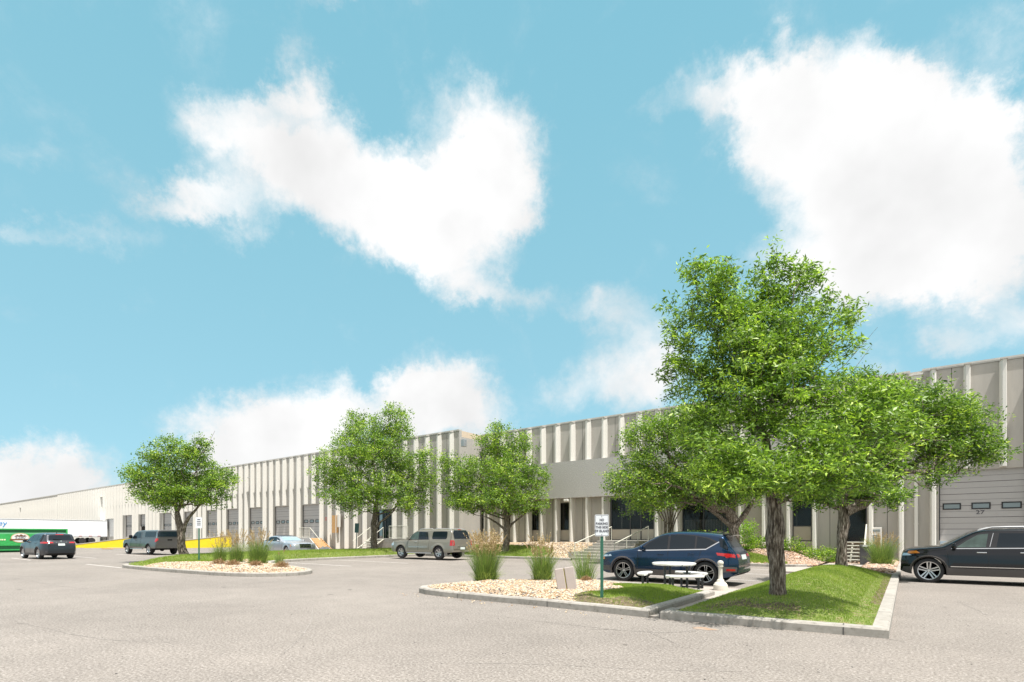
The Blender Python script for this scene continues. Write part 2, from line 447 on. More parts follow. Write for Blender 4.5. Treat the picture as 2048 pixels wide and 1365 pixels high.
M_darksoil = ramp_mat('dark_soil', [(.35, (.07,.05,.035)), (.55, (.15,.11,.075)), (.66, (.30,.23,.16))], 12, bump=.02)
# ------------------------------------------------------------------ ground
def sm(t):
    t = min(1, max(0, t)); return t*t*(3-2*t)
g = MB(); NX = 60
g.add([(-700,-300,0),(500,-300,0),(500,900,0),(-700,900,0)], [(0,1,2,3)])
road = struct('parking_lot_asphalt', g, M_asphalt)

def vnoise(x, y, s=1.0):
    return (math.sin(x*1.7*s+1.3)*math.cos(y*2.1*s+.4) + math.sin(x*3.9*s+y*2.7*s+2.1)*.5) / 1.5

def chaikin(P, n=2, closed=True):
    for _ in range(n):
        Q = []
        m = len(P)
        rngs = range(m) if closed else range(m-1)
        if not closed: Q.append(P[0])
        for i in rngs:
            a, b = P[i], P[(i+1) % m]
            Q.append(tuple(a[k]*.75+b[k]*.25 for k in range(len(a)))); Q.append(tuple(a[k]*.25+b[k]*.75 for k in range(len(a))))
        if not closed: Q.append(P[-1])
        P = Q
    return P
def area2(P): return sum(P[i][0]*P[(i+1)%len(P)][1]-P[(i+1)%len(P)][0]*P[i][1] for i in range(len(P)))
def inset(P, d):
    if area2(P) < 0: P = P[::-1]
    n = len(P); out = []
    for i in range(n):
        p0, p, p1 = Vector(P[i-1][:2]), Vector(P[i][:2]), Vector(P[(i+1) % n][:2])
        a = (p-p0).normalized(); b = (p1-p).normalized()
        na = Vector((-a.y, a.x)); nb = Vector((-b.y, b.x))
        m = (na+nb); m = m.normalized() / max(.4, (m.normalized()).dot(na))
        out.append(tuple(p + m*d))
    return out
def inside(P, x, y):
    c = False; n = len(P); j = n-1
    for i in range(n):
        xi, yi = P[i][0], P[i][1]; xj, yj = P[j][0], P[j][1]
        if (yi > y) != (yj > y) and x < (xj-xi)*(y-yi)/(yj-yi)+xi: c = not c
        j = i
    return c
def bdist(P, x, y):
    best = 1e9; n = len(P)
    for i in range(n):
        ax, ay = P[i][0], P[i][1]; bx, by = P[(i+1)%n][0], P[(i+1)%n][1]
        dx, dy = bx-ax, by-ay; l = dx*dx+dy*dy
        t = 0 if l == 0 else max(0, min(1, ((x-ax)*dx+(y-ay)*dy)/l))
        d = math.hypot(x-ax-t*dx, y-ay-t*dy); best = min(best, d)
    return best
def densify(P, step):
    out = []
    for i in range(len(P)):
        a, b = Vector(P[i][:2]), Vector(P[(i+1)%len(P)][:2]); n = max(1, int((b-a).length/step))
        out += [tuple(a.lerp(b, k/n)) for k in range(n)]
    return out

KH = .15
def kerb(name, P, w=.2, skip=None, step=1.5):
    """kerb ring inside polygon P with chamfered top and cut joints"""
    if area2(P) < 0: P = P[::-1]
    P = densify(P, .5); A = P; B = inset(P, w); A2 = inset(P, .025)
    n = len(P); mb = MB()
    for i in range(n):
        j = (i+1) % n
        if skip and skip(*A[i]) and skip(*A[j]): continue
        hz = KH + .004*vnoise(A[i][0]*2, A[i][1]*2); hj = KH + .004*vnoise(A[j][0]*2, A[j][1]*2)
        v = [(*A[i],-.05),(*A[j],-.05),(*A[i],hz-.03),(*A[j],hj-.03),(*A2[i],hz),(*A2[j],hj),(*B[i],hz),(*B[j],hj),(*B[i],-.05),(*B[j],-.05)]
        mb.add(v, [(0,1,3,2),(2,3,5,4),(4,5,7,6),(6,7,9,8)])
        if i % 5 == 0:
            a, a2, b = Vector(A[i]), Vector(A2[i]), Vector(B[i]); d = (Vector(A[j])-a).normalized()*.009; nn = (a-b).normalized()*.003
            mb.add([(*(a+nn-d),0),(*(a+nn+d),0),(*(a+nn+d),hz-.03),(*(a+nn-d),hz-.03)], [(0,1,2,3)], 1)
            mb.add([(*(a2-d),hz+.003),(*(a2+d),hz+.003),(*(b+d),hz+.003),(*(b-d),hz+.003)], [(0,1,2,3)], 1)
    return struct(name, mb, [M_kerb, M_joint])

def fill(name, P, hf, mats, step=.3, mi=None, kind='structure', smooth=True):
    if area2(P) < 0: P = P[::-1]
    B = densify(P, step)
    xs = [p[0] for p in B]; ys = [p[1] for p in B]
    pts = [Vector(p) for p in B]; nb = len(pts)
    x = min(xs)
    while x < max(xs):
        y = min(ys)
        while y < max(ys):
            px, py = x+random.uniform(-.1,.1)*step, y+random.uniform(-.1,.1)*step
            if inside(B, px, py) and bdist(B, px, py) > step*.45: pts.append(Vector((px, py)))
            y += step
        x += step
    vo, eo, fo, *_ = delaunay_2d_cdt(pts, [(i, (i+1) % nb) for i in range(nb)], [], 0, 1e-5)
    F_ = []
    for f in fo:
        cx = sum(vo[i].x for i in f)/3; cy = sum(vo[i].y for i in f)/3
        if inside(B, cx, cy): F_.append(tuple(f))
    mb = MB(); mb.add([(v.x, v.y, hf(v.x, v.y)) for v in vo], F_)
    if mi: mb.m = [mi(sum(vo[i].x for i in f)/3, sum(vo[i].y for i in f)/3) for f in F_]
    o = struct(name, mb, mats, smooth=60 if smooth else None, kind=kind)
    return o

def stones(name, P, hf, n, size, m, flat=.6, excl=None, label=None):
    """thousands of rounded stones in one mesh"""
    xs = [p[0] for p in P]; ys = [p[1] for p in P]
    base = np.array([(1,0,0),(-1,0,0),(0,1,0),(0,-1,0),(0,0,1),(0,0,-1)], float)
    tri = [(0,2,4),(2,1,4),(1,3,4),(3,0,4),(2,0,5),(1,2,5),(3,1,5),(0,3,5)]
    bm = bmesh.new(); bmesh.ops.create_icosphere(bm, subdivisions=1, radius=1)
    bv = np.array([v.co[:] for v in bm.verts]); bf = np.array([[v.index for v in f.verts] for f in bm.faces]); bm.free()
    V, Fs = [], []; k = 0
    while k < n:
        x = random.uniform(min(xs), max(xs)); y = random.uniform(min(ys), max(ys))
        if not inside(P, x, y) or (excl and excl(x, y)): 
            continue
        s = size * random.uniform(.55, 1.5)
        sc_ = np.array([s*random.uniform(.8,1.5), s*random.uniform(.6,1), s*flat*random.uniform(.7,1.1)])
        Rm = np.array(Euler((random.uniform(-.5,.5), random.uniform(-.5,.5), random.uniform(0,6.28))).to_matrix())
        vv = (bv * (1 + rng.normal(0, .10, (len(bv), 1)))) * sc_ @ Rm.T
        vv += np.array([x, y, hf(x, y) + s*flat*random.uniform(.05, .7)])
        V.append(vv); Fs.append(bf + k*len(bv)); k += 1
    V = np.concatenate(V); Fs = np.concatenate(Fs)
    me = bpy.data.meshes.new(name); me.vertices.add(len(V)); me.vertices.foreach_set('co', V.astype(np.float32).ravel())
    me.loops.add(Fs.size); me.loops.foreach_set('vertex_index', Fs.astype(np.int32).ravel())
    me.polygons.add(len(Fs)); me.polygons.foreach_set('loop_start', np.arange(0, Fs.size, 3, dtype=np.int32))
    me.materials.append(m); me.update(calc_edges=True)
    o = link(name, me); tag(o, label, None, None, 'stuff')
    return o

def blades(name, P, hf, n, h, m, w=.004, excl=None, label=None, lean=.45, dry=None):
    xs = [p[0] for p in P]; ys = [p[1] for p in P]
    out = np.zeros((n, 3, 3), np.float32); tint = np.zeros(n); k = 0
    while k < n:
        x = random.uniform(min(xs), max(xs)); y = random.uniform(min(ys), max(ys))
        if not inside(P, x, y) or (excl and excl(x, y)): continue
        z = hf(x, y) - .005; a = random.uniform(0, 6.28); hh = h*random.uniform(.5, 1.25)
        if dry and random.random() < dry(x, y): 
            if random.random() < .8: continue
            tint[k] = random.uniform(.6, .95); hh *= .5
        else: tint[k] = min(1, max(0, .42 + .14*vnoise(x*.9, y*.9) + random.gauss(0, .16)))
        dx, dy = math.cos(a)*w, math.sin(a)*w; b = random.uniform(0, 6.28); l = hh*lean*random.random()
        out[k] = ((x-dx, y-dy, z), (x+dx, y+dy, z), (x+math.cos(b)*l, y+math.sin(b)*l, z+hh)); k += 1
    me = np_mesh(name, out.reshape(-1, 3), 3, m, tint)
    o = link(name, me); tag(o, label, None, None, 'stuff'); return o

# ---- island with the picnic table (near) : rocks | grass | path | grass mound
islA = [(-10.75,10.5),(-10.6,9.9),(-10.0,9.6),(-8.3,9.52),(-6.2,9.55),(-3.88,9.42),(-3.88,13.7),(-5.6,13.9),(-7.4,14.6),(-9.2,13.6),(-10.4,12.2)]
islA_s = chaikin(islA[:3]+islA[3:5], 0)
def hA(x, y):
    d = bdist(islA, x, y)
    g_ = sm((x+6.3)/1.2)
    return .12 + .10*sm(d/.9)*(1-g_) + g_*(.17-.10*sm((x+5.0)/1.1))*sm(d/1.0) + .012*vnoise(x*3, y*3)
PA = [(-10.78,10.6),(-10.72,10.15),(-10.45,9.82),(-10.0,9.63),(-9.3,9.55),(-8.3,9.52),(-6.2,9.55),(-3.88,9.42),(-3.88,13.7),(-5.6,13.9),(-7.4,14.6),(-9.0,13.7),(-10.2,12.4),(-10.65,11.4)]
kerb('island_kerb', PA, .2)
def rockside(x, y): return x < -5.75 + .35*math.sin(y*2.3) - .25*(y-11.5)*.6
fill('island_ground', inset(PA, .19), hA, [M_bedsoil, M_turf, M_darksoil], .22, mi=lambda x, y: 0 if rockside(x, y) else (2 if y < 10.3+.25*math.sin(x*4) else 1))
stones('river_rock', inset(PA, .22), hA, 15000, .027, M_stone, excl=lambda x, y: not rockside(x, y), label='tan river rock filling the near island')
def dryA(x, y): return .8 if (y < 10.35+.25*math.sin(x*4)) else .12
blades('island_grass', inset(PA, .22), hA, 32000, .042, M_blade, .0042, excl=lambda x, y: rockside(x, y), label='grass on the small mound by the sign', dry=dryA)

# ---- the big mound island
PB = [(-3.66,9.44),(-.22,9.66),(-.22,23.6),(-1.6,23.9),(-3.3,23.4),(-3.5,20.0),(-3.66,13.4)]
def hB(x, y):
    d = bdist(PB, x, y)
    prof = .22 + .25*sm((y-9.6)/6.5)*(1-.6*sm((y-18.5)/4.5))
    return .12 + prof*sm(d/1.55) + .01*vnoise(x*3, y*3)
kerb('mound_kerb', PB, .21, skip=lambda x, y: (x < -.5 and y > 9.9))
fill('mound_ground', inset(PB, .2), hB, [M_turf, M_darksoil], .22, mi=lambda x, y: 1 if (y > 22.6 or (x > -.62 and y > 13) or math.hypot((x+2.85)/.55, (y-10.55)/.4) < 1 or math.hypot((x+1.9)/.4, (y-10.45)/.22) < 1) else 0)
def dryB(x, y):
    v = .85*math.exp(-(((x+2.9)/.5)**2 + ((y-10.6)/.5)**2)) + .6*math.exp(-(((x+1.9)/.5)**2+((y-10.5)/.3)**2)) + (.5 if y < 9.95 else 0) + (.5 if x > -.75 else 0)
    return min(.9, v + .08)
blades('mound_grass', inset(PB, .22), hB, 90000, .042, M_blade, .0045, excl=lambda x, y: y > 22.7, label='mown grass covering the big mound', dry=dryB)
# left kerb of the narrow path and the path itself
g = MB(); g.box(-3.88, -3.66, 9.5, 13.9, -.02, .03); struct('path_gutter', g, M_conc)
# picnic pad
padP = [(-6.9,13.2),(-5.6,13.95),(-3.88,13.75),(-3.4,13.4),(-3.45,15.9),(-4.3,16.0),(-6.9,15.8)]
g = MB(); g.prism([(-6.6,14.0),(-3.5,13.7),(-3.5,15.95),(-6.6,15.95)], -.02, .012); struct('table_pad_path', g, M_conc)

# ---- L shaped far island
PC = chaikin([(-29.3,8.75),(-24.0,9.0),(-19.4,9.45),(-18.2,10.9),(-19.2,12.5),(-22.5,13.3),(-27.6,14.6),(-28.7,18.5),(-28.7,30.5),(-35.2,30.5),(-35.2,16.5),(-33.3,12.4),(-30.6,9.4)], 2)
def hC(x, y):
    d = bdist(PC, x, y)
    a = .12 + .32*sm(d/2.2)
    if x > -28.6: a = .12 + .12*sm(d/1.3)
    else: a = .12 + (.12+.2*sm((-28.6-x)/2))*sm(d/1.6)
    return a
kerb('far_island_kerb', PC, .2)
def rockC(x, y): return x > -27.6 + .5*math.sin(y*1.7)
fill('far_island_ground', inset(PC, .19), hC, [M_bedsoil, M_turf], .45, mi=lambda x, y: 0 if rockC(x, y) else 1)
stones('river_rock', inset(PC, .22), hC, 15000, .031, M_stone, excl=lambda x, y: not rockC(x, y), label='tan river rock on the far island tip')
blades('far_island_grass', inset(PC, .22), hC, 52000, .10, M_blade, .011, excl=lambda x, y: rockC(x, y), label='grass strip running along the far island',
       dry=lambda x, y: .65 if bdist(PC, x, y) < .8 and y < 14 else (.35 if bdist(PC, x, y) < .6 else .1))

# ---- landscape bank against the office front
BX0, BX1 = -28.6, -3.35
PD = [(BX0,27.6),(-20,27.45),(-16.75,27.5),(-13.3,27.5),(-9,27.7),(-4.2,27.9),(-3.35,28.6),(-3.35,34.95),(BX0,34.95)]
def hD(x, y):
    top = .95 - .28*sm((x+9)/5)
    e = sm((-3.35-x)/2.2)
    return .07 + .06*e + (top-.13)*e*sm((y-27.7)/7.0) + .02*vnoise(x, y)*e
def stairx(x, y): return -16.5 < x < -13.5
kerb('office_kerb', PD, .2, skip=lambda x, y: y > 28.0 or (-16.6 < x < -13.4))
PD1 = [(BX0+.1,27.75),(-16.55,27.7),(-16.55,34.95),(BX0+.1,34.95)]
PD2 = [(-13.45,27.7),(-9,27.88),(-4.3,28.05),(-3.5,28.7),(-3.5,34.95),(-13.45,34.95)]
def lawn1(x, y): return inside([(-28.5,27.8),(-19.6,27.7),(-18.9,28.6),(-19.3,30.6),(-21,32.0),(-25,32.6),(-28.5,32.6)], x, y)
def lawn2(x, y): return inside([(-12.8,27.9),(-4.6,28.2),(-4.8,29.3),(-6.5,31.3),(-9,32.6),(-12.8,32.9)], x, y)
fill('bank_ground', PD1, hD, [M_bedsoil, M_turf], .45, mi=lambda x, y: 1 if lawn1(x, y) else 0)
fill('bank_ground', PD2, hD, [M_bedsoil, M_turf], .45, mi=lambda x, y: 1 if lawn2(x, y) else 0)
stones('river_rock', PD1, hD, 6000, .05, M_stone, excl=lambda x, y: lawn1(x, y) or x < -24, label='tan river rock on the bank left of the entrance steps')
stones('river_rock', PD2, hD, 5500, .05, M_stonep, excl=lambda x, y: lawn2(x, y) , label='pinkish river rock along the wall right of the entrance steps')
blades('bank_lawn', PD1, hD, 15000, .11, M_blade, .014, excl=lambda x, y: not lawn1(x, y), label='lawn on the bank under the middle tree')
blades('bank_lawn', PD2, hD, 18000, .11, M_blade, .013, excl=lambda x, y: not lawn2(x, y), label='shaded lawn behind the blue hatchback')
# walk and rock strip towards the metal stair
g = MB(); g.prism([(-4.6,23.9),(-1.75,23.9),(-1.75,32.4),(-3.3,32.4),(-3.3,28.4),(-4.6,27.2)], -.02, .06); struct('concrete_walk_path', g, M_conc)
PE = [(-1.72,23.75),(-.2,23.6),(-.2,34.9),(-1.72,34.9)]
def hE(x, y): return .10 + .12*sm(bdist(PE, x, y)/.5)
kerb('drive_kerb', PE, .18, skip=lambda x, y: x < -.4 or y > 34)
fill('strip_ground', inset(PE, .1), hE, [M_bedsoil], .4)
stones('river_rock', inset(PE, .18), hE, 2600, .05, M_stonep, label='pinkish river rock in the strip beside the driveway')
PE2 = [(-3.3,32.4),(-.3,32.4),(-.3,34.9),(-3.3,34.9)]
stones('river_rock', [(-3.3,32.5),(-1.75,32.5),(-1.75,34.9),(-3.3,34.9)], lambda x, y: .03, 900, .06, M_stonep, label='river rock under the metal stair')
# gravel strip in front of the warehouse
PF = [(-62,30.2),(-35.4,30.2),(-35.4,32.1),(-62,32.1)]
g = MB(); g.box(-56, -29, 29.6, 32.15, -.02, .05); struct('warehouse_apron', g, M_bedsoil)
stones('river_rock', [(-47,29.8),(-29.2,29.8),(-29.2,32.1),(-47,32.1)], lambda x, y: .05, 1800, .07, M_stonep, label='gravel edging at the foot of the warehouse wall')

# ---- parking stall lines and cracks
def strip(mb, pts, w, z=.004, mi=0):
    pts = [Vector(p) for p in pts]; vs = []
    for i, p in enumerate(pts):
        d = (pts[min(i+1, len(pts)-1)] - pts[max(i-1, 0)]).normalized(); n = Vector((-d.y, d.x))
        ww = w if not hasattr(w, '__len__') else w[i]
        vs += [(p.x+n.x*ww/2, p.y+n.y*ww/2, z), (p.x-n.x*ww/2, p.y-n.y*ww/2, z)]
    mb.add(vs, [(2*i, 2*i+1, 2*i+3, 2*i+2) for i in range(len(pts)-1)], mi)
for (x0, x1, y) in [(-34.6,-29.4,8.85),(-47.6,-42.6,8.2),(-48.2,-42.9,11.5),(-50.5,-45,14.8),(-28,-21.9,16.1),(-28.2,-21.7,19.6),(-28.2,-22.6,22.7),(-28.2,-22.4,25.9),
                    (-9.3,-3.7,15.95),(-9.3,-3.9,19.2),(-9.3,-3.9,22.4),(-9.3,-4,25.5),(-53,-47.5,17.9)]:
    g = MB(); strip(g, [(x0,y),(x1,y)], .10); struct('stall_line_marking', g, M_stripe)
M_crack = ramp_mat('crack_sealer', [(.42, (.17,.155,.14)), (.62, (.36,.33,.30))], 16, rough=.8)
def crack(p0, p1, w=.03, amp=.15, n=24, seed=0):
    r = random.Random(seed); a, b = Vector(p0), Vector(p1); d = (b-a); nn = Vector((-d.y, d.x)).normalized(); pts = []
    ph = r.random()*6
    for i in range(n+1):
        t = i/n; pts.append(a + d*t + nn*(amp*math.sin(t*5+ph)+r.uniform(-.05,.05)*amp*2))
    ws = [w*r.uniform(.2,1.1) for _ in pts]; ws[0] = ws[-1] = .003
    g = MB(); strip(g, pts, ws, .0035); struct('pavement_crack', g, M_crack)
def gp(x, y): q = at(x, y); return (q.x, q.y)
ck = [((-23.5,8.6),(-15.5,9.2),.05,.12),((-14.6,13.4),(-11.3,12.5),.05,.06),((-20,20),(-13,22),.04,.2),((-12.6,15.8),(-9.6,17.6),.04,.1),
      (gp(0,1160),gp(300,1185),.03,.3),(gp(350,1210),gp(860,1195),.02,.2),(gp(640,1200),gp(560,1320),.02,.1),(gp(860,1215),gp(1240,1262),.018,.05),
      (gp(1180,1262),gp(1395,1262),.035,.14),(gp(1290,1255),gp(1350,1290),.02,.05),(gp(1770,1277),gp(1812,1285),.03,.02),(gp(1905,1190),gp(2046,1188),.025,.1),(gp(1915,1192),gp(1960,1230),.02,.1),
      (gp(0,1250),gp(400,1290),.015,.2),(gp(900,1330),gp(1500,1340),.012,.1),(gp(760,1140),gp(850,1160),.03,.1),(gp(330,1125),gp(120,1150),.03,.2),(gp(690,1160),gp(830,1180),.03,.1),(gp(1500,1148),gp(1580,1152),.03,.1)]
for i, c in enumerate(ck): crack(c[0], c[1], c[2], c[3], seed=i)
# oil spots and rust stains
M_oil = ramp_mat('oil_stain', [(.40, (.10,.09,.08)), (.58, (.23,.21,.19))], 9)
M_rust = ramp_mat('rust_stain', [(.40, (.30,.19,.12)), (.60, (.30,.26,.22))], 5)
def stain(x, y, r, m, seed):
    q = random.Random(seed); n = 18; P = []
    for k_ in range(n): a_ = 2*math.pi*k_/n; rr = r*q.uniform(.55, 1.1); P.append((x+math.cos(a_)*rr*1.4, y+math.sin(a_)*rr, .0032))
    g = MB(); g.add(P, [tuple(range(n))]); struct('pavement_stain', g, m)
for i_, (px, py, r, m_) in enumerate([(190,1127,.16,M_oil),(960,1222,.025,M_oil),(905,1208,.02,M_oil),(860,1165,.06,M_oil),(700,1180,.10,M_oil),(660,1190,.07,M_oil),(1410,1258,.16,M_rust),(520,1240,.03,M_oil),(1890,1215,.03,M_oil),(1500,1300,.02,M_oil),(300,1230,.04,M_oil),(1250,1290,.03,M_oil),(1010,1150,.05,M_oil),(40,1180,.1,M_oil),(450,1175,.08,M_oil)]):
    q_ = gp(px, py); stain(q_[0], q_[1], r, m_, i_)
spill = random.Random(5); SP = []
stones('spilled_rock', [(-10.9,9.1),(-3.9,9.0),(-3.9,9.36),(-8,9.46),(-10.9,9.9)], lambda x, y: 0, 60, .018, M_stone, label='few stones spilled on the asphalt along the near kerb')
# fine litter of grit and twigs
pebP = [(-30,3),(4,1.5),(6,20),(-18,20)]
stones('pavement_grit', [(-11,2.2),(2.5,1.2),(3,14),(-13,9)], lambda x, y: 0, 420, .007, M_joint, excl=lambda x, y: inside(PA, x, y) or inside(PB, x, y) or y > 9.4 and x < .1, label='scattered grit on the asphalt')
# ------------------------------------------------------------------ buildings
YA, YB = 35.0, 32.2
TOP = 10.12
RD = .53                                     # rib depth
def wallcells(mb, x0, x1, z0, z1, Y, th, ops, mi=0):
    xs = sorted({x0, x1, *[o[0] for o in ops], *[o[1] for o in ops]})
    xs = [x for x in xs if x0 <= x <= x1]
    for a, b in zip(xs[:-1], xs[1:]):
        c = (a+b)/2; hs = sorted([(o[2], o[3]) for o in ops if o[0] < c < o[1]]); z = z0
        for (p, q) in hs:
            if p > z: mb.box(a, b, Y, Y+th, z, p, mi)
            z = q
        if z < z1: mb.box(a, b, Y, Y+th, z, z1, mi)
RIBM = {}
def rib_mesh(h, d=RD, wr=.14, wt=.075, top=False):
    k = (round(h, 3), d, top)
    if k not in RIBM:
        m = MB(); c = .012
        prof = [(-wr,0),(wr,0),(wt,-d+c),(wt-c,-d),(-wt+c,-d),(-wt,-d+c)]
        m.prism(prof[::-1], 0, h)
        RIBM[k] = m.mesh('rib', M_rib)
    return RIBM[k]
def rib(t, x, Y, z0, z1, d=None):
    z1 = z1-.122 if z1 > 9 else z1
    return link('wall_rib', rib_mesh(z1-z0, d or (RD if Y == YA else .42)), t, Vector((x, Y-.002, z0)) - t.location)
def coping(t, x0, x1, Y, ribs, top, depth=.35, over=.065, gaps=()):
    m = MB(); segs = []; x = x0
    for (a, b) in sorted(gaps): segs.append((x, a)); x = b
    segs.append((x, x1))
    for (a, b) in segs:
        m.box(a, b, Y-over, Y+depth, top, top+.09)
        m.box(a, b, Y-over+.015, Y-over+.03, top-.06, top, 0)
    for r in ribs:
        m.box(r-.075-over, r+.075+over, Y-(RD if Y == YA else .42)-over, Y-over-.001, top-.12, top-.05)
    return child(t, m, 'roof_coping', M_cap)
def dock_door(t, x0, x1, z0, z1, Y, nwin=3, zwin=3.0, number=None, mats=None, open_=0., lines=12, name='dock_door'):
    m = MB(); yy = Y+.16
    zb = z0 + (z1-z0)*open_
    m.box(x0, x1, yy, yy+.06, zb, z1)
    dz = (z1-z0)/lines
    for i in range(1, lines):
        z = z0+dz*i
        if z > zb+.05: m.box(x0, x1, yy-.003, yy+.001, z-(.014 if i % 2 == 0 else .006), z+(.014 if i % 2 == 0 else .006), 1)
    m.box(x0, x0+.05, yy-.03, yy-.001, z0, z1, 2); m.box(x1-.05, x1, yy-.03, yy-.001, z0, z1, 2)
    d = child(t, m, name, mats or [M_door, M_doorline, M_frame])
    for i in range(nwin):
        c = x0 + (x1-x0)*(i+.5)/nwin; w = .36; wm = MB()
        c2 = x0 + .52 + i*((x1-x0)-1.04)/max(1, nwin-1)
        for (a, b, p, q) in ((c2-w, c2+w, zwin+.11, zwin+.165), (c2-w, c2+w, zwin-.165, zwin-.11), (c2-w, c2-w+.05, zwin-.11, zwin+.11), (c2+w-.05, c2+w, zwin-.11, zwin+.11)):
            wm.box(a, b, yy-.03, yy-.004, p, q, 0)
        wm.box(c2-w+.05, c2+w-.05, yy-.012, yy-.005, zwin-.11, zwin+.11, 1)
        sub(d, wm, 'door_window', [M_black, M_glassw], t)
    if number:
        text_obj(number, .27, d, M_signb, Vector(((x0+x1)/2-.03, yy-.012, zwin-.33)) - t.location, (R(90), 0, 0), sx=1.25)
    if open_ > 0:
        k = MB(); k.box(x0, x1, yy+.9, yy+1.0, z0, zb, 0); k.box(x0-.01, x0+.02, yy+.06, yy+.9, z0, z1); k.box(x1-.02, x1+.01, yy+.06, yy+.9, z0, z1)
        sub(d, k, 'dark_interior', M_joint, t)
    return d
def window(t, x0, x1, z0, z1, Y, panel=None, mull=(), name='window', deep=.12):
    m = MB(); yy = Y+deep; f = .05
    m.box(x0, x0+f, yy-.04, yy+.04, z0, z1); m.box(x1-f, x1, yy-.04, yy+.04, z0, z1)
    m.box(x0+f, x1-f, yy-.04, yy+.04, z1-f, z1); m.box(x0+f, x1-f, yy-.04, yy+.04, z0, z0+f)
    for x in mull: m.box(x-.035, x+.035, yy-.045, yy+.045, z0+f, z1-f)
    if panel: m.box(x0+f, x1-f, yy-.038, yy+.038, panel-.04, panel)
    w = child(t, m, name, M_frame)
    gl = MB(); zb = panel or z0+f
    gl.box(x0+f, x1-f, yy-.005, yy+.005, zb, z1-f); sub(w, gl, 'glass_pane', M_glass, t)
    if panel:
        p = MB(); p.box(x0+f, x1-f, yy-.012, yy+.01, z0+f, panel-.04); sub(w, p, 'infill_panel', M_panel, t)
    bk = MB(); bk.box(x0, x1, yy+.5, yy+.52, z0, z1); sub(w, bk, 'dark_interior', M_joint, t)
    return w

# ================= office building (right) =================
A = wthing('office_building', 'nearest ribbed concrete building with the office entrance, grey spandrel band and dock door 27', 'building', (-12, YA, 0))
XA0, XA1 = -29.4, 14.0
PIT = 1.335
ribsA = [-.27 - PIT*k for k in range(-11, 22)]
SPT, SPB = 7.08, 4.33
SX0, SX1 = -28.0, -1.05
FL = 1.17
win = []          # (x0,x1,z0,z1,panel,mull)
def wx(a, b): return fx(a, YA+.1), fx(b, YA+.1)
for (a, b) in [(956,971),(1006,1022),(1062,1079),(1120,1139),(1585.5,1624)]:
    x0, x1 = wx(a, b); win.append((x0, x1, FL-.12 if b < 1300 else FL, 4.02 if b < 1300 else 4.2, 1.95 if b<1300 else 2.08, ()))
sx0, sx1 = wx(1221, 1309)
win.append((sx0, sx1, FL, SPB-.12, 1.98, (sx0+1.55, sx0+2.35, sx0+.08)))
bx0, bx1 = wx(1365, 1472)
win.append((bx0, bx1, 1.75, SPB-.15, None, (bx0+1.4, bx0+2.5)))
rx0, rx1 = wx(1690, 1734)
win.append((rx0, rx1, FL, SPB-.1, None, (rx0+.03,)))
dA = (1.30, 4.58, 1.25, 4.80)
dA2 = (8.0+.05, 11.3, 1.25, 4.80)
ops = [(w[0], w[1], w[2], w[3]) for w in win] + [dA, dA2]
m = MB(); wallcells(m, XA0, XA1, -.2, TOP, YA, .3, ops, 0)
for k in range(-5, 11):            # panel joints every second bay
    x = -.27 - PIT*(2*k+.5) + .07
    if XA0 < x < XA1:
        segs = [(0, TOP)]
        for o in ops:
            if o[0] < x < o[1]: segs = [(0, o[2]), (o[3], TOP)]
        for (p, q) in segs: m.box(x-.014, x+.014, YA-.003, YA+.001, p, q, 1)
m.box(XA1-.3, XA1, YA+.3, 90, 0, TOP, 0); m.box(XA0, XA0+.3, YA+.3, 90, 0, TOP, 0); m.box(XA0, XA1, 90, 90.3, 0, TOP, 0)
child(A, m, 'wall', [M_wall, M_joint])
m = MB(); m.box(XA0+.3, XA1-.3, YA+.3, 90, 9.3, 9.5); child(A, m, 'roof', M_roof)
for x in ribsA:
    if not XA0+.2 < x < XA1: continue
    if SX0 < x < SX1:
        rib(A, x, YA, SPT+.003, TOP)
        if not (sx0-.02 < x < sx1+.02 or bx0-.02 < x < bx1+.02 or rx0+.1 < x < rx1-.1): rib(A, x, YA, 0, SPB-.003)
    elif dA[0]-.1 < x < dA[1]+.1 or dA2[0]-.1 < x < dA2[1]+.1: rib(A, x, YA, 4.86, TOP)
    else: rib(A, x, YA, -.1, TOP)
coping(A, XA0, XA1, YA, [x for x in ribsA if XA0+.2 < x < XA1], TOP, gaps=[(.12, .62)])
m = MB()
m.box(SX0, SX1, YA-RD-.10, YA-RD-.004, SPB, SPT); m.box(SX0, SX1, YA-RD-.004, YA-.004, SPB, SPB+.06)
m.box(SX0, SX0+.1, YA-RD-.004, YA-.004, SPB+.06, SPT); m.box(SX1-.1, SX1, YA-RD-.004, YA-.004, SPB+.06, SPT)
m.box(SX0, SX1, YA-RD-.004, YA-.004, SPT-.05, SPT)
for x in (fx(1095, 34.45), fx(1226, 34.45), fx(1390, 34.45), fx(1560, 34.45), fx(1000, 34.45)):
    m.box(x-.012, x+.012, YA-RD-.103, YA-RD-.1, SPB, SPT, 1)
child(A, m, 'spandrel_band', [M_spandrel, M_wallB])
for w in win[:5]:
    o_ = window(A, w[0], w[1], w[2], w[3], YA, w[4], w[5])
    bl_ = MB(); bl_.box(w[0]+.12, w[0]+.22, YA+.3, YA+.34, w[4]+.02, w[3]-.1); sub(o_, bl_, 'blind_edge', M_panel, A)
o_ = window(A, *win[5][:4], YA, win[5][4], win[5][5], name='entrance_glazing')
for q_ in ((1.0,1.8,.42,2.9,3.8),(.75,.85,.3,2.0,3.5),(2.75,3.1,.3,3.15,3.3)):
    sub(o_, MB().box(win[5][0]+q_[0], win[5][0]+q_[1], YA+q_[2], YA+q_[2]+.02, q_[3], q_[4]), 'interior_poster', M_rib, A)
o_ = window(A, *win[6][:4], YA, None, win[6][5])
bl_ = MB(); x_b = win[6][0]+.1
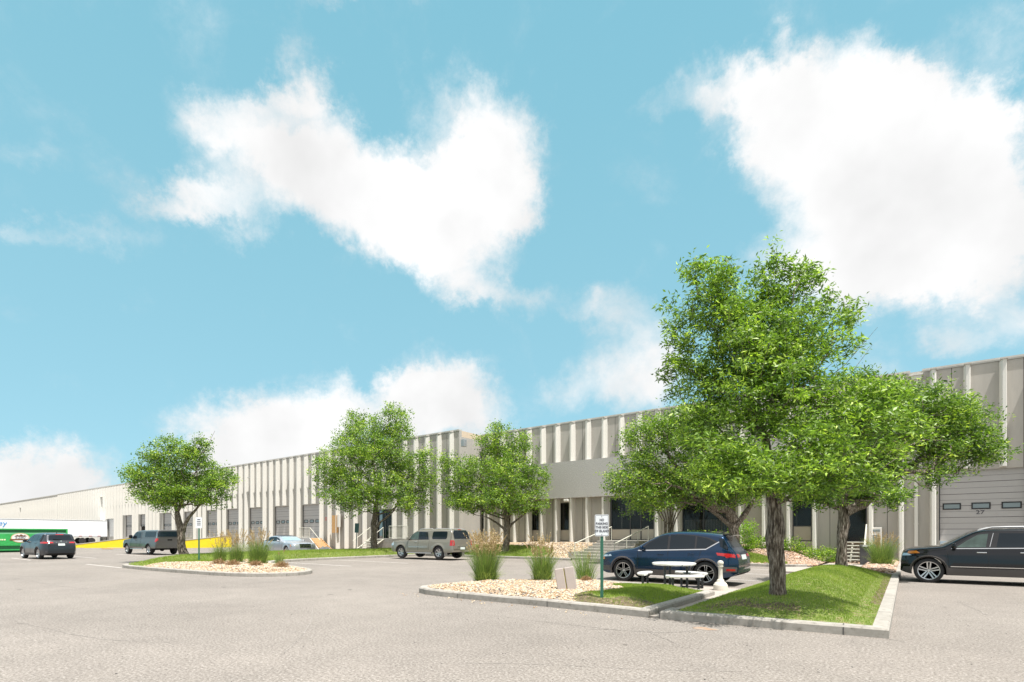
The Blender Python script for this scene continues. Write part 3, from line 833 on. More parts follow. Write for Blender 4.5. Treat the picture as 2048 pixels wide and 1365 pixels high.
while x_b < win[6][1]-.1: bl_.box(x_b, x_b+.07, YA+.30, YA+.31, 1.8, 2.55 if x_b < win[6][0]+2.4 else 3.3); x_b += .10
sub(o_, bl_, 'vertical_blind', M_rib, A)
window(A, *win[7][:4], YA, None, win[7][5], name='glass_door')
# small pale vertical blind seen in the narrow windows
dock_door(A, *dA, YA, number='27')
dock_door(A, *dA2, YA)
for q_ in (dA[0]+.05, dA[1]-1.0):
    child(A, MB().box(q_, q_+.95, YA-.12, YA-.004, .75, 1.22), 'dock_bumper', mat('blue_grey_bumper', (.33,.42,.50), .6, nz=(5,.15)))
# downspouts with a scupper box
def downspout(t, x, Y, ztop, zbot=.05, w=.15, box=True):
    m = MB(); m.bbox(x-w/2, x+w/2, Y-.14, Y-.004, zbot, ztop, .012)
    if box: m.bbox(x-.22, x+.22, Y-.24, Y-.004, ztop+.001, ztop+.18, .012); m.box(x-.28, x+.28, Y-.3, Y+.1, ztop+.182, ztop+.26)
    for z in (2.1, 4.2, 6.5):
        if z < ztop: m.box(x-w/2-.02, x+w/2+.02, Y-.15, Y-.003, z, z+.04)
    child(t, m, 'downspout', M_rib)
downspout(A, .37, YA, TOP-.42)
downspout(A, -29.05, YA, TOP-1.1)
# wall light and small louvre cabinet
m = MB(); m.bbox(-1.78, -1.10, YA-.30, YA-.004, .85, 1.95, .015); m.box(-1.70, -1.18, YA-.31, YA-.301, 1.70, 1.84, 1); m.box(-1.66, -1.22, YA-.31, YA-.301, .9, 1.55, 1)
child(A, m, 'meter_cabinet', [M_rib, M_glassw])
def wall_lamp(t, x, Y, z, w=.5):
    m = MB(); m.bbox(x-.08, x+.08, Y-.10, Y-.003, z-.12, z+.06, .01); m.bbox(x-w/2, x+w/2, Y-.42, Y-.101, z, z+.10, .01)
    child(t, m, 'wall_light', M_cap)
wl_x = fx(1136, 34.5)
m = MB(); m.bbox(wl_x-.25, wl_x+.12, YA-.75, YA-.46, 4.05, 4.24, .03); m.tube([(wl_x+.1, YA-.55, 4.05), (wl_x+.2, YA-.3, 3.8), (wl_x+.35, YA-.02, 4.0)], .02)
child(A, m, 'wall_light', M_rib)
wall_lamp(A, fx(940, YA), YA, 8.6, .35)
m = MB(); m.bbox(fx(1050, 34.4)-.12, fx(1050, 34.4)+.12, YA-RD-.2, YA-RD-.104, 6.35, 6.5, .01); child(A, m, 'wall_light', M_white)

# ================= entrance steps =================
st = wthing('entrance_steps', 'concrete entrance steps with two cream handrails up to the glass office door', 'steps', (-15, 28, 0))
m = MB(); ns = 7; y = 28.0
for i in range(ns):
    m.bbox(-16.45, -13.5, y + i*.55, y + (i+1)*.55 + .02, 0, FL*(i+1)/ns - .01*(i+1 == ns), .012)
m.box(-16.45, -13.5, y+ns*.55+.021, YA-.5, .2, FL-.012)
child(st, m, 'stair_flight', M_kerb)
m = MB(); m.box(-13.499, -10.6, 32.6, YA-.5, .2, FL-.03); m.box(-16.7, -16.451, 28.1, YA-.5, 0, .5); child(st, m, 'landing', M_kerb)
def handrail(t, x, y0, z0, y1, z1, posts=4, r=.035):
    m = MB(); m.tube([(x, y0, z0+.92), (x, y1, z1+.92)], r, 8)
    for i in range(posts):
        k = i/(posts-1); yy = y0+(y1-y0)*k; zz = z0+(z1-z0)*k
        m.tube([(x, yy, max(0, zz-.05)), (x, yy, zz+.92)], .024, 6)
    child(t, m, 'handrail', M_railp)
handrail(st, -16.3, 28.2, .1, 33.2, FL, 4)
handrail(st, -13.65, 28.2, .1, 33.2, FL, 4)

# ================= metal stair to the right hand glass door =================
ms = wthing('metal_stair', 'open riser metal stair with cream rails up to the far right glass door', 'stair', ((rx0+rx1)/2, 33, 0))
m = MB(); nt_ = 6
for i in range(nt_):
    z = .22+i*(FL-.05-.22)/(nt_-1); yy = 32.6+i*.28
    child(ms, MB().bbox(rx0+.02, rx1-.02, yy, yy+.25, z, z+.045, .01), 'tread', M_railp)
child(ms, MB().box(rx0-.05, rx1+.05, 34.3, YA-.02, FL-.06, FL-.02), 'platform', M_wood)
for xx in (rx0+.0, rx1-.04): child(ms, MB().add([(xx,32.5,.02),(xx,32.65,.02),(xx,34.3,FL-.02),(xx,34.3,FL-.22),(xx+.04,32.5,.02),(xx+.04,32.65,.02),(xx+.04,34.3,FL-.02),(xx+.04,34.3,FL-.22)],[(0,3,2,1),(4,5,6,7),(0,1,5,4),(1,2,6,5),(2,3,7,6),(3,0,4,7)]), 'stringer', M_railp)
child(ms, MB().add([((rx0+rx1)/2-.1+d,yy,z) for d in (-.04,.04) for (yy,z) in ((32.55,.0),(32.75,.0),(34.3,FL-.1),(34.3,FL-.26))],[(0,3,2,1),(4,5,6,7),(0,1,5,4),(1,2,6,5),(2,3,7,6),(3,0,4,7)]), 'stringer', M_railp)
handrail(ms, rx1+.02, 32.6, .1, 34.2, FL, 2)
handrail(ms, rx0-.02, 32.6, .1, 34.2, FL, 2)

# ================= warehouse (middle) =================
B = wthing('warehouse_building', 'long ribbed warehouse with a row of grey dock doors, left of the office', 'building', (-60, YB, 0))
XB0, XB1 = fx(117, YB), -29.5
PB_ = 1.414
doorsX = [-52.45, -58.1, -63.78, -69.43, -75.1, -82.0, -89.6, -98.6, -105.2]
DW = 3.15
opsB = [(x, x+DW, 1.25, 4.75) for x in doorsX]
manA = (fx(700,YB), fx(700,YB)+1.0, 1.2, 3.4)
mw = (fx(757,YB)-.2, fx(757,YB)+2.0, 1.2, 3.9)
opsB.append(mw)
wd = (fx(214.5, YB), fx(232.5, YB), 1.25, 4.3)
opsB.append(wd)
TB = TOP+.02
m = MB(); wallcells(m, XB0, XB1, -.2, TB, YB, .3, opsB, 0)
m.box(XB1-.3, XB1, YB+.3, 90, 0, TB-.5, 0); m.box(XB1-.3, XB1, YB+.3, YB+6, TB-.5, TB, 2)
m.box(XB0, XB1-.301, YB+.3, 90, 9.3, 9.5, 0)
ribsB = []
x = -52.85+PB_*16
while x > XB0+.3:
    if x < XB1-.25: ribsB.append(x)
    x -= PB_
for i, x in enumerate(ribsB):
    if i % 2 == 0:
        xx = x - PB_*.5; ok = not any(o[0]-.05 < xx < o[1]+.05 for o in opsB)
        m.box(xx-.013, xx+.013, YB-.003, YB+.001, 0 if ok else 4.8, TB, 1)
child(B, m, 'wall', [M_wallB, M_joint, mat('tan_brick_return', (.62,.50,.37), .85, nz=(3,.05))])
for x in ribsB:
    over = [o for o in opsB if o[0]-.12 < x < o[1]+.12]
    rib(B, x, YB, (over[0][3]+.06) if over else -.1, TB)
coping(B, XB0, XB1, YB, ribsB, TB)
for i, x in enumerate(doorsX):
    dock_door(B, x, x+DW, 1.25, 4.75, YB, nwin=3, open_=.5 if i == 7 else 0.)
dock_door(B, *wd, YB, nwin=0, mats=[M_white, M_steel, M_frame], name='white_dock_door')
window(B, *mw, YB, None, ((mw[0]+mw[1])/2,), name='dark_entrance_door')
wall_lamp(B, fx(496, YB-.5), YB, 8.35, .7); wall_lamp(B, fx(200, YB-.5), YB, 9.2-.9, .8)
m = MB(); m.bbox(fx(927,YB-.3)-.25, fx(927,YB-.3)+.1, YB-.35, YB-.004, 8.7, 9.3, .03); child(B, m, 'junction_box', M_steel)
# plywood panel and meter box beside the wooden stair
m = MB(); xw = fx(671, YB); m.box(xw, xw+.95, YB-.42, YB-.30, 1.75, 3.3+.2); child(B, m, 'plywood_panel', M_wood)
m = MB(); m.bbox(xw+1.0, xw+1.28, YB-.5, YB-.3, 2.3, 3.6, .02); child(B, m, 'electric_panel', M_rib)
m = MB(); m.bbox(fx(693,YB)-.1, fx(693,YB)+.2, YB-.2, YB-.004, 1.9, 2.3, .02); child(B, m, 'meter_box', M_steel)
m = MB(); m.box(fx(650,YB)+.0, fx(650,YB)+.45, YB-.012, YB-.004, 3.25, 3.32); m.box(fx(650,YB)+.0, fx(650,YB)+.45, YB-.012, YB-.004, 3.05, 3.12); child(B, m, 'red_wall_label', mat('red_label', (.6,.05,.05), .6))

# ================= far warehouse =================
Cb = wthing('warehouse_building', 'farthest part of the ribbed warehouse row, beyond the white trailer', 'building', (-180, YB, 0))
XC0, XC1 = -236.0, XB0-.15
m = MB(); m.box(XC0, XC1, YB, YB+.3, -.2, TOP-.06); m.box(XC0, XC1, YB+.3, 90, 9.2, 9.4)
child(Cb, m, 'wall', M_wallB)
x = XC1-.5; rc = []
while x > XC0+.3 and len(rc) < 62:
    rib(Cb, x, YB, -.1, TOP-.06); rc.append(x); x -= PB_
coping(Cb, XC0, XC1, YB, rc, TOP-.06, over=.13)
downspout(Cb, XC1-.1, YB, 8.3, 5.0, .3, False)
wall_lamp(Cb, fx(38, YB-.5), YB, 8.2, 1.2)

# ================= concrete dock with wooden steps =================
dk = wthing('dock_steps', 'concrete dock landing with a cream railing and raw wooden steps, beside the silver sedan', 'steps', (-49, 30.5, 0))
dx0, dx1 = -51.3, -48.1
m = MB(); m.box(dx0, dx1, 30.3, YB-.46, 0, 1.22)
m.add([(dx1,30.3,0),(dx1,30.3,1.22),(dx1+1.7,30.3,0),(dx1,30.42,0),(dx1,30.42,1.22),(dx1+1.7,30.42,0)], [(0,2,1),(3,4,5),(0,3,5,2),(2,5,4,1)])
child(dk, m, 'landing', mat('dock_concrete', (.42,.42,.41), .9, nz=(2,.1)))
for i in range(6):
    z = 1.22*(1-(i+1)/7); child(dk, MB().box(dx1+.001+i*.29, dx1+.30+i*.29, 30.44, YB-.6, z-.03, z+.02), 'tread', M_wood)
    child(dk, MB().box(dx1+.001+i*.29, dx1+.02+i*.29, 30.46, YB-.62, z+.02, z+.17), 'riser', M_woodl)
for yy in (30.425, YB-.58): child(dk, MB().add([(dx1,yy,1.2),(dx1+2.05,yy,0),(dx1+1.75,yy,0),(dx1,yy,1.0),(dx1,yy+.04,1.2),(dx1+2.05,yy+.04,0),(dx1+1.75,yy+.04,0),(dx1,yy+.04,1.0)],[(0,1,2,3),(7,6,5,4),(0,4,5,1),(1,5,6,2),(2,6,7,3),(3,7,4,0)]), 'stringer', M_wood)
def railing(t, pts, z, h=1.05, gap=.13):
    m = MB(); p0, p1 = Vector(pts[0]), Vector(pts[1]); n = int((p1-p0).length/gap)
    for zz in (z+.08, z+h): m.tube([(p0.x,p0.y,zz),(p1.x,p1.y,zz)], .025, 6)
    for i in range(n+1):
        q = p0.lerp(p1, i/n); m.tube([(q.x,q.y,z+.0 if i in (0,n) else z+.08),(q.x,q.y,z+h)], .03 if i in (0,n) else .012, 5)
    child(t, m, 'railing', M_railp)
railing(dk, [(dx1-1.9,30.4),(dx1-.05,30.4)], 1.22)
m = MB(); m.tube([(dx1,30.4,2.25),(dx1+1.75,30.4,1.0)], .03, 6); m.tube([(dx1+1.7,30.4,.0),(dx1+1.7,30.4,1.05)], .02, 6); child(dk, m, 'handrail', M_railp)
bg = thing('plastic_sheet', 'crumpled dark plastic sheet lying at the foot of the wooden steps', 'plastic sheet', (dx1+2.4, 30.5, 0.05))
m = MB(); 
bmx = bmesh.new(); bmesh.ops.create_icosphere(bmx, subdivisions=3, radius=1)
for v in bmx.verts:
    q = v.co; v.co = Vector((q.x*.75*(1+.2*math.sin(q.y*9)), q.y*.5, max(0, q.z*.32*(1+.35*math.sin(q.x*11)*math.cos(q.y*7)))))
m.add([v.co[:] for v in bmx.verts], [[v.index for v in f.verts] for f in bmx.faces]); bmx.free()
link('sheet', m.mesh('sheet', mat('grey_plastic', (.12,.13,.13), .25, nz=(6,.4))), bg)

# ================= second stair by the tan wagon =================
s2 = wthing('stair', 'cream railed stair and landing behind the front of the tan wagon', 'stair', (fx(790,30), 30.5, 0))
ex1 = fx(818, 30.4); ex0 = fx(778, 30.4)
child(s2, MB().box(ex0-2.4, ex1, 30.2, YB-.46, 0, 1.2), 'landing', M_kerb)
railing(s2, [(ex0+.2,30.25),(ex1,30.25)], 1.2, 1.1)
for i in range(6):
    z = 1.2*(1-(i)/6)-.02; child(s2, MB().box(ex0-2.2, ex0-.5, 30.18-(i+1)*.3, 30.18-i*.3, z-.06, z), 'tread', M_railp)
for xx in (ex0-2.3, ex0-.5):
    m = MB(); m.tube([(xx,30.2,2.2),(xx,28.35,1.0)], .03, 6); m.tube([(xx,28.4,0),(xx,28.4,1.03)], .022, 6); m.tube([(xx,30.18,1.2),(xx,30.18,2.2)], .022, 6); child(s2, m, 'handrail', M_railp)
    m = MB(); m.tube([(xx,30.2,1.15),(xx,28.3,.05)], .05, 6); child(s2, m, 'stringer', M_railp)
# ------------------------------------------------------------------ vehicles
def interp(P, x):
    if x <= P[0][0]: return P[0][1]
    for a, b in zip(P[:-1], P[1:]):
        if x <= b[0]:
            t = (x-a[0])/max(1e-9, b[0]-a[0]); return a[1]+(b[1]-a[1])*t
    return P[-1][1]
def paint(name, col, metal=.35, rough=.3, coat=.7):
    return mat(name, col, rough, metal, coat=coat, spec=.35)
M_tyre = mat('tyre_rubber', (.028,.028,.03), .85, nz=(14,.2), bump=(40,.004))
M_rim = mat('alloy_rim', (.62,.62,.63), .28, metal=.9)
M_rimd = mat('dark_alloy', (.10,.10,.11), .35, metal=.8)
M_clad = mat('grey_cladding', (.085,.075,.072), .6, nz=(30,.1))
M_blackp = mat('gloss_black_trim', (.012,.012,.014), .15, coat=.5)
M_seam = mat('door_seam', (.006,.006,.007), .6)
M_chrome = mat('chrome_trim', (.78,.79,.80), .12, metal=1.)
M_red = mat('red_tail_lens', (.42,.012,.015), .12, coat=1.)
M_amber = mat('amber_lens', (.75,.26,.04), .15, coat=1.)
M_lampw = mat('clear_lamp_lens', (.60,.63,.66), .08, metal=.5, coat=1.)
M_plate = mat('number_plate', (.62,.68,.66), .4, nz=(60,.2))
M_carglass = mat('tinted_car_glass', (.008,.014,.020), .05, spec=.4)
M_carglassg = mat('clear_car_glass', (.055,.085,.075), .05, nz=(5,.8), spec=.6)
M_shade = mat('silver_sunshade', (.50,.66,.70), .25, metal=.5, nz=(4,.6), coat=1.)

def wheel(t, x, y, r, w, style, side, rr=.69):
    """tyre + rim; axis along y; side=+1/-1 outward"""
    o = Vector((x, y, r))
    m = MB(); h = w/2; ri = r*rr
    prof = [(ri*.98,-h*.85),(ri,-h*.95),(ri+(r-ri)*.45,-h),(r-.035,-h*.93),(r-.008,-h*.78),(r,-h*.5),(r,h*.5),(r-.008,h*.78),(r-.035,h*.93),(ri+(r-ri)*.45,h),(ri,h*.95),(ri*.98,h*.85),(ri*.98,-h*.85)]
    m.lathe(prof, (0,0,0), 40, 'y', cap=False)
    me = m.mesh('wheel', M_tyre, smooth=35); wo = link('wheel', me, t, o)
    m = MB(); s = side; f = s*h
    ring = [(ri*.97, f*.1),(ri*.985, f*.88),(ri*1.0, f*.93),(ri*.93, f*.90),(ri*.90, f*.60),(ri*.88,f*.1)]
    m.lathe(ring, (0,0,0), 40, 'y', 0, cap=False)
    m.lathe([(0.0001, f*.05),(ri*.9, f*.05)], (0,0,0), 30, 'y', 1)
    m.lathe([(ri*.5, f*.12),(ri*.62, f*.12)], (0,0,0), 30, 'y', 2)
    n, dbl, wid = style[0], style[1], style[2]
    for k in range(n):
        for q in ((-1, 1) if dbl else (0,)):
            a = 2*math.pi*k/n + .3; a1 = a + q*dbl*.30; a0 = a + q*dbl*1.1
            p0 = Vector((math.cos(a0)*ri*.16, 0, math.sin(a0)*ri*.16)); p1 = Vector((math.cos(a1)*ri*.955, 0, math.sin(a1)*ri*.955))
            d = (p1-p0).normalized(); nn = Vector((-d.z, 0, d.x))
            w0, w1 = wid*ri*.75, wid*ri*(1.0 if not dbl else .8)
            v = []
            for (p, ww, yy) in ((p0,w0,.62),(p1,w1,.80)):
                for sgn in (-1, 1):
                    v += [p+nn*ww*sgn*.5+Vector((0,f*yy,0)), p+nn*ww*sgn*.72+Vector((0,f*(yy-.28),0))]
            m.add(v, [(0,2,6,4),(1,5,7,3),(0,4,5,1),(2,3,7,6),(0,1,3,2),(4,6,7,5)], 0)
    m.lathe([(0.0001, f*.70),(ri*.13, f*.69),(ri*.17, f*.60),(ri*.2,f*.3)], (0,0,0), 20, 'y', 0)
    for k in range(5):
        a = 2*math.pi*k/5; m.lathe([(.011, f*.66),(.0001, f*.67)], (math.cos(a)*ri*.17,0,math.sin(a)*ri*.17), 6, 'y', 1)
    link('rim', m.mesh('rim', [M_rim, M_black, M_steel], smooth=30), wo)
    return wo

class Car:
    def __init__(s, name, label, loc, head, sp, pm):
        s.sp = sp; s.t = thing(name, label, sp.get('cat', 'car'), loc, head)
        s.pm = pm; s.L = sp['L']; s.W = sp['W']
        s.top = chaikin(sp['top'], 2, False); s.body()
    def X(s, x): return x - s.L/2
    def hw(s, x):
        sp = s.sp; L = s.L; W2 = s.W/2
        a, b = sp.get('nf', (.85,.16)), sp.get('nr', (.55,.10))
        w = W2
        if x < a[0]: w -= a[1]*((a[0]-x)/a[0])**2.6
        if L-x < b[0]: w -= b[1]*((b[0]-(L-x))/b[0])**2.6
        return w
    def y(s, x, z, hwid, B, b, T):
        sp = s.sp; y = hwid
        zm = sp.get('zmax', .62)
        if z <= b: y -= .030*((z-zm)/.35)**2 if z > zm else .035*((zm-z)/.35)**2
        for (xc) in s.sp['wx']:
            d = math.hypot(x-xc, z-s.sp['wr'])
            y += sp.get('flare', .018)*math.exp(-((d-s.sp['ra']-.04)/.075)**2)
        cz = sp.get('crease', .80) + sp.get('creases', .03)*(x/s.L)
        y += .008*math.exp(-((z-cz)/.018)**2)
        return y
    def body(s):
        sp = s.sp; L = s.L
        xs = set(round(p[0], 4) for p in s.top); x = 0
        while x < L: xs.add(round(x, 4)); x += .05
        for xc in sp['wx']:
            for k in range(-15, 16): xs.add(round(xc + sp['ra']*math.sin(k/15*math.pi/2), 4))
        xs = sorted(v for v in xs if 0 <= v <= L)
        zs = [xs[0]]
        for v in xs[1:]:
            if v-zs[-1] > .004: zs.append(v)
        xs = zs
        tops = s.top
        V = []; NL, NU, NC = 14, 7, 11
        for x in xs:
            T = interp(tops, x) if x > xs[0] else tops[0][1]
            B = sp['bot'] + .10*max(0, 1-x/.35)**2 + sp.get('rb', .12)*max(0, 1-(L-x)/.45)**2
            for xc in sp['wx']:
                if abs(x-xc) <= sp['ra']+1e-6: B = max(B, sp['wr'] + math.sqrt(max(0, sp['ra']**2-(x-xc)**2))*1.0)
            b = min(interp(sp['belt'], x), T-.025); b = max(b, B+.03)
            T = max(T, b+.02)
            hwid = s.hw(x)
            ring = [(0, B), (hwid*.5, B), (hwid*.93, B)]
            for k in range(NL+1):
                z = B + .012 + (b-B-.012)*k/NL; ring.append((s.y(x, z, hwid, B, b, T), z))
            yb = ring[-1][1] and ring[-1][0]
            h = T-b; rc = min(sp.get('rc', .13), h*.75)
            for k in range(1, NU+1):
                z = b + (T-rc-b)*k/NU; ring.append((yb - .012*min(1, k/2.) - sp.get('tum', .28)*(z-b), z))
            yc, zc = ring[-1]
            for k in range(1, NC+1):
                a = math.pi/2*k/NC; ring.append((max(0, yc*math.cos(a)**.55) if k < NC else 0, zc + rc*math.sin(a)))
            V.append([(s.X(x), y, z) for (y, z) in ring])
        nr = len(V[0]); m = MB(); full = 2*nr-2
        vs = []
        for row in V:
            vs += row + [(p[0], -p[1], p[2]) for p in row[-2:0:-1]]
        fs, mi = [], []
        for i in range(len(V)-1):
            for k in range(full):
                k2 = (k+1) % full
                fs.append((i*full+k, (i+1)*full+k, (i+1)*full+k2, i*full+k2)); mi.append(1 if (k < 2 or k >= full-2) else 0)
        fs.append(tuple(range(full))); mi.append(0)
        fs.append(tuple(range((len(V)-1)*full+full-1, (len(V)-1)*full-1, -1))); mi.append(0)
        m.v, m.f, m.m = vs, fs, mi
        me = m.mesh('body', [s.pm, M_black], smooth=28)
        bm = bmesh.new(); bm.from_mesh(me); bmesh.ops.recalc_face_normals(bm, faces=bm.faces); bm.to_mesh(me); bm.free()
        me.set_sharp_from_angle(angle=R(28))
        s.bo = link('body', me, s.t)
        s.bvh = BVHTree.FromPolygons([Vector(v) for v in vs], [tuple(f) for f in fs if len(f) == 4])
        # underbody between the wheels
        u = MB(); x0, x1 = sp['wx'][0]+sp['ra'], sp['wx'][1]-sp['ra']
        u.box(s.X(.4), s.X(L-.45), -.45, .45, sp['bot']-.02, sp['bot']+.30)
        u.box(s.X(x0), s.X(x1), -s.W/2+.14, s.W/2-.14, sp['bot']-.01, sp['bot']+.05)
        if sp.get('truck'): u.tube([(s.X(sp['wx'][1]), -.7, sp['wr']), (s.X(sp['wx'][1]), .7, sp['wr'])], .06, 8); u.lathe([(.001,-.16),(.13,-.1),(.16,0),(.13,.1),(.001,.16)], (s.X(sp['wx'][1]), .0, sp['wr']), 12, 'y')
        link('underbody', u.mesh('underbody', M_black), s.t)
        for xc in sp['wx']:
            for sd in (-1, 1):
                wheel(s.t, s.X(xc), sd*(s.W/2 - sp['ww']/2 - .035), sp['wr'], sp['ww'], sp['rim'], sd, sp.get('rr', .69))
    def proj(s, a, b, ax, off):
        """project pattern point onto the body; ax: L,R (x,z)  F,B (y,z)  T (x,y)"""
        if ax in 'LR':
            sg = -1 if ax == 'L' else 1; o = Vector((s.X(a), sg*3, b)); d = Vector((0, -sg, 0))
        elif ax in 'FB':
            sg = -1 if ax == 'F' else 1; o = Vector((sg*6, a, b)); d = Vector((-sg, 0, 0))
        else: o = Vector((s.X(a), b, 4)); d = Vector((0, 0, -1))
        h, n, i, dist = s.bvh.ray_cast(o, d)
        if h is None:
            h2, n, i, dist = s.bvh.find_nearest(o + d*(3-s.W/2 if ax in 'LR' else 6-s.L/2))
            h = h2
        if n.dot(d) > 0: n = -n
        return h + (n*.5 - d*.5).normalized()*off
    def patch(s, poly, ax, off, name, m, step=.09, parent=None, both=False, smooth=40):
        if both:
            s.patch(poly, ax, off, name, m, step, parent)
            if ax == 'L': return s.patch(poly, 'R', off, name, m, step, parent)
            return s.patch([(-a, b) for a, b in poly], ax, off, name, m, step, parent)
        bm = bmesh.new(); f = bm.faces.new([bm.verts.new((p[0], p[1], 0)) for p in poly])
        for k in (0, 1):
            lo, hi = min(p[k] for p in poly), max(p[k] for p in poly); n = int((hi-lo)/step)
            for i in range(1, n+1):
                c = lo+(hi-lo)*i/(n+1); co = (c, 0, 0) if k == 0 else (0, c, 0); no = (1, 0, 0) if k == 0 else (0, 1, 0)
                bmesh.ops.bisect_plane(bm, geom=bm.verts[:]+bm.edges[:]+bm.faces[:], dist=1e-5, plane_co=co, plane_no=no)
        bmesh.ops.triangulate(bm, faces=bm.faces[:])
        for v in bm.verts: v.co = s.proj(v.co.x, v.co.y, ax, off)
        # rim edge so that the patch has thickness
        be = [e for e in bm.edges if e.is_boundary]
        r = bmesh.ops.extrude_edge_only(bm, edges=be)
        c = Vector((0, 0, .7))
        dirv_ = {'L': Vector((0,1,0)), 'R': Vector((0,-1,0)), 'F': Vector((1,0,0)), 'B': Vector((-1,0,0)), 'T': Vector((0,0,-1))}[ax]
        for v in [g_ for g_ in r['geom'] if isinstance(g_, bmesh.types.BMVert)]: v.co += dirv_*(off+.01)
        bmesh.ops.recalc_face_normals(bm, faces=bm.faces)
        me = bpy.data.meshes.new(name); bm.to_mesh(me); bm.free()
        me.materials.append(m); me.polygons.foreach_set('use_smooth', [True]*len(me.polygons)); me.set_sharp_from_angle(angle=R(smooth))
        return link(name, me, parent or s.t)
    def line(s, pts, ax, w, name, m, off=.003, both=True):
        for (a, b) in zip(pts[:-1], pts[1:]):
            pass
        P = [Vector(p) for p in pts]; Lp, Rp = [], []
        for i, p in enumerate(P):
            d = (P[min(i+1, len(P)-1)]-P[max(i-1, 0)]).normalized(); n = Vector((-d.y, d.x))
            Lp.append(tuple(p+n*w/2)); Rp.append(tuple(p-n*w/2))
        return s.patch(Lp + Rp[::-1], ax, off, name, m, .15, both=both)
    def arch(s, xc, r1, r2, m, a0=-20, a1=200, both=True, off=.012):
        n = 22; sp = s.sp
        for ax in ('L', 'R') if both else ('L',):
            mb = MB(); vs = []
            sg = -1 if ax == 'L' else 1
            for i in range(n+1):
                a = R(a0+(a1-a0)*i/n)
                for r in (r1, (r1+r2)/2, r2):
                    z = max(sp['bot']+.01, sp['wr']+r*math.sin(a))
                    vs.append(s.proj(xc+r*math.cos(a), z, ax, off))
                q = vs[-3]; vs.append(Vector((q.x, q.y-sg*.05, q.z))); q = vs[-2]; vs.append(Vector((q.x, q.y-sg*(off+.01), q.z)))
            fs = []
            for i in range(n):
                for (a_, b_) in ((0,1),(1,2),(3,0),(2,4)): fs.append((i*5+a_, i*5+b_, i*5+5+b_, i*5+5+a_))
            mb.add(vs, fs); link('wheel_arch_trim', mb.mesh('wheel_arch_trim', m, smooth=40), s.t)
    def handle(s, x, z, m, w=.2):
        for sg in (-1, 1):
            p = s.proj(x, z, 'L' if sg < 0 else 'R', .022)
            mb = MB(); mb.bbox(p.x-w/2, p.x+w/2, min(p.y, p.y-sg*.03), max(p.y, p.y-sg*.03), z-.016, z+.016, .01)
            link('door_handle', mb.mesh('door_handle', m, smooth=40), s.t)
    def mirror(s, x, z, m, w=.22, h=.16, out=.17):
        for sg in (-1, 1):
            p = s.proj(x+.1, z-.05, 'L' if sg < 0 else 'R', 0)
            mb = MB()
            bm = bmesh.new(); bmesh.ops.create_icosphere(bm, subdivisions=3, radius=1)
            for v in bm.verts:
                c = v.co; v.co = Vector((s.X(x)+c.x*.075*(1 if c.x < 0 else .45), p.y+sg*(out*.62)+math.copysign(abs(c.y)**.6, c.y)*out*.55, z+math.copysign(abs(c.z)**.6, c.z)*h/2))
            mb.add([v.co[:] for v in bm.verts], [[v.index for v in f.verts] for f in bm.faces]); bm.free()
            mb.tube([(s.X(x)+.03, p.y-sg*.03, z-.04), (s.X(x)+.02, p.y+sg*.08, z-.02)], .03, 6)
            link('side_mirror', mb.mesh('side_mirror', m, smooth=60), s.t)
    def rails(s, x0, x1, y, m, r=.016, h=.05):
        for sg in (-1, 1):
            n = 8; pts = []
            for i in range(n+1):
                x = x0+(x1-x0)*i/n; p = s.proj(x, sg*y, 'T', 0); pts.append((p.x, p.y, p.z + (h if 0 < i < n else -.005)))
            mb = MB(); mb.tube(pts, r, 6)
            link('roof_rail', mb.mesh('roof_rail', m, smooth=50), s.t)
    def windows(s, polys, m, border=.022, trim=M_blackp, dlo=None):
        if dlo: s.patch(dlo, 'L', .004, 'window_trim', trim, both=True)
        for p in polys: 
            mm = m
            if isinstance(p, tuple) and not isinstance(p[0], tuple): pass
            s.patch(p, 'L', .009, 'side_window', mm, both=True)
def rrect(x0, x1, z0, z1, r=.03):
    return [(x0+r,z0),(x1-r,z0),(x1,z0+r),(x1,z1-r),(x1-r,z1),(x0+r,z1),(x0,z1-r),(x0,z0+r)]

# ---------- blue crossover (mid) ----------
top = [(0,.42),(.015,.74),(.07,.90),(.16,.985),(.55,1.06),(1.18,1.12),(1.30,1.155),(2.02,1.555),(2.35,1.645),(2.75,1.672),(3.3,1.66),(3.9,1.60),(4.10,1.56),(4.13,1.50),(4.36,1.14),(4.45,1.05),(4.52,.90),(4.55,.66),(4.55,.45)]
sp = dict(L=4.55, W=1.84, top=top, belt=[(0,.7),(.3,.86),(.9,.97),(1.3,1.02),(4.0,1.10),(4.3,1.06),(4.55,.9)], bot=.25, wx=(.92,3.62), wr=.365, ra=.405, ww=.23, rim=(5,.45,.09), rr=.72, tum=.30, nf=(1.0,.24), nr=(.75,.20), crease=.78, creases=.10, cat='car', rb=.16)
c = Car('parked_suv', 'glossy dark blue crossover parked side-on behind the picnic table', (-6.27, 17.28, 0), 0, sp, paint('blue_car_paint', (.002,.024,.066), .5, .25, .8))
c.arch(.92, .407, .475, M_clad); c.arch(3.62, .407, .475, M_clad)
c.patch([(1.36,.26),(3.18,.26),(3.14,.43),(1.40,.43)], 'L', .012, 'sill_cladding', M_clad, both=True)
c.patch([(.03,.36),(.46,.34),(.42,.52),(.10,.50)], 'L', .010, 'bumper_cladding', M_clad, both=True)
c.patch([(4.08,.42),(4.5,.44),(4.5,.58),(4.1,.60)], 'L', .010, 'bumper_cladding', M_clad, both=True)
dlo = [(1.50,1.045),(3.62,1.115),(3.98,1.33),(3.70,1.46),(3.2,1.545),(2.6,1.575),(2.15,1.535),(1.72,1.28)]
c.patch(dlo, 'L', .004, 'window_trim', M_blackp, both=True)
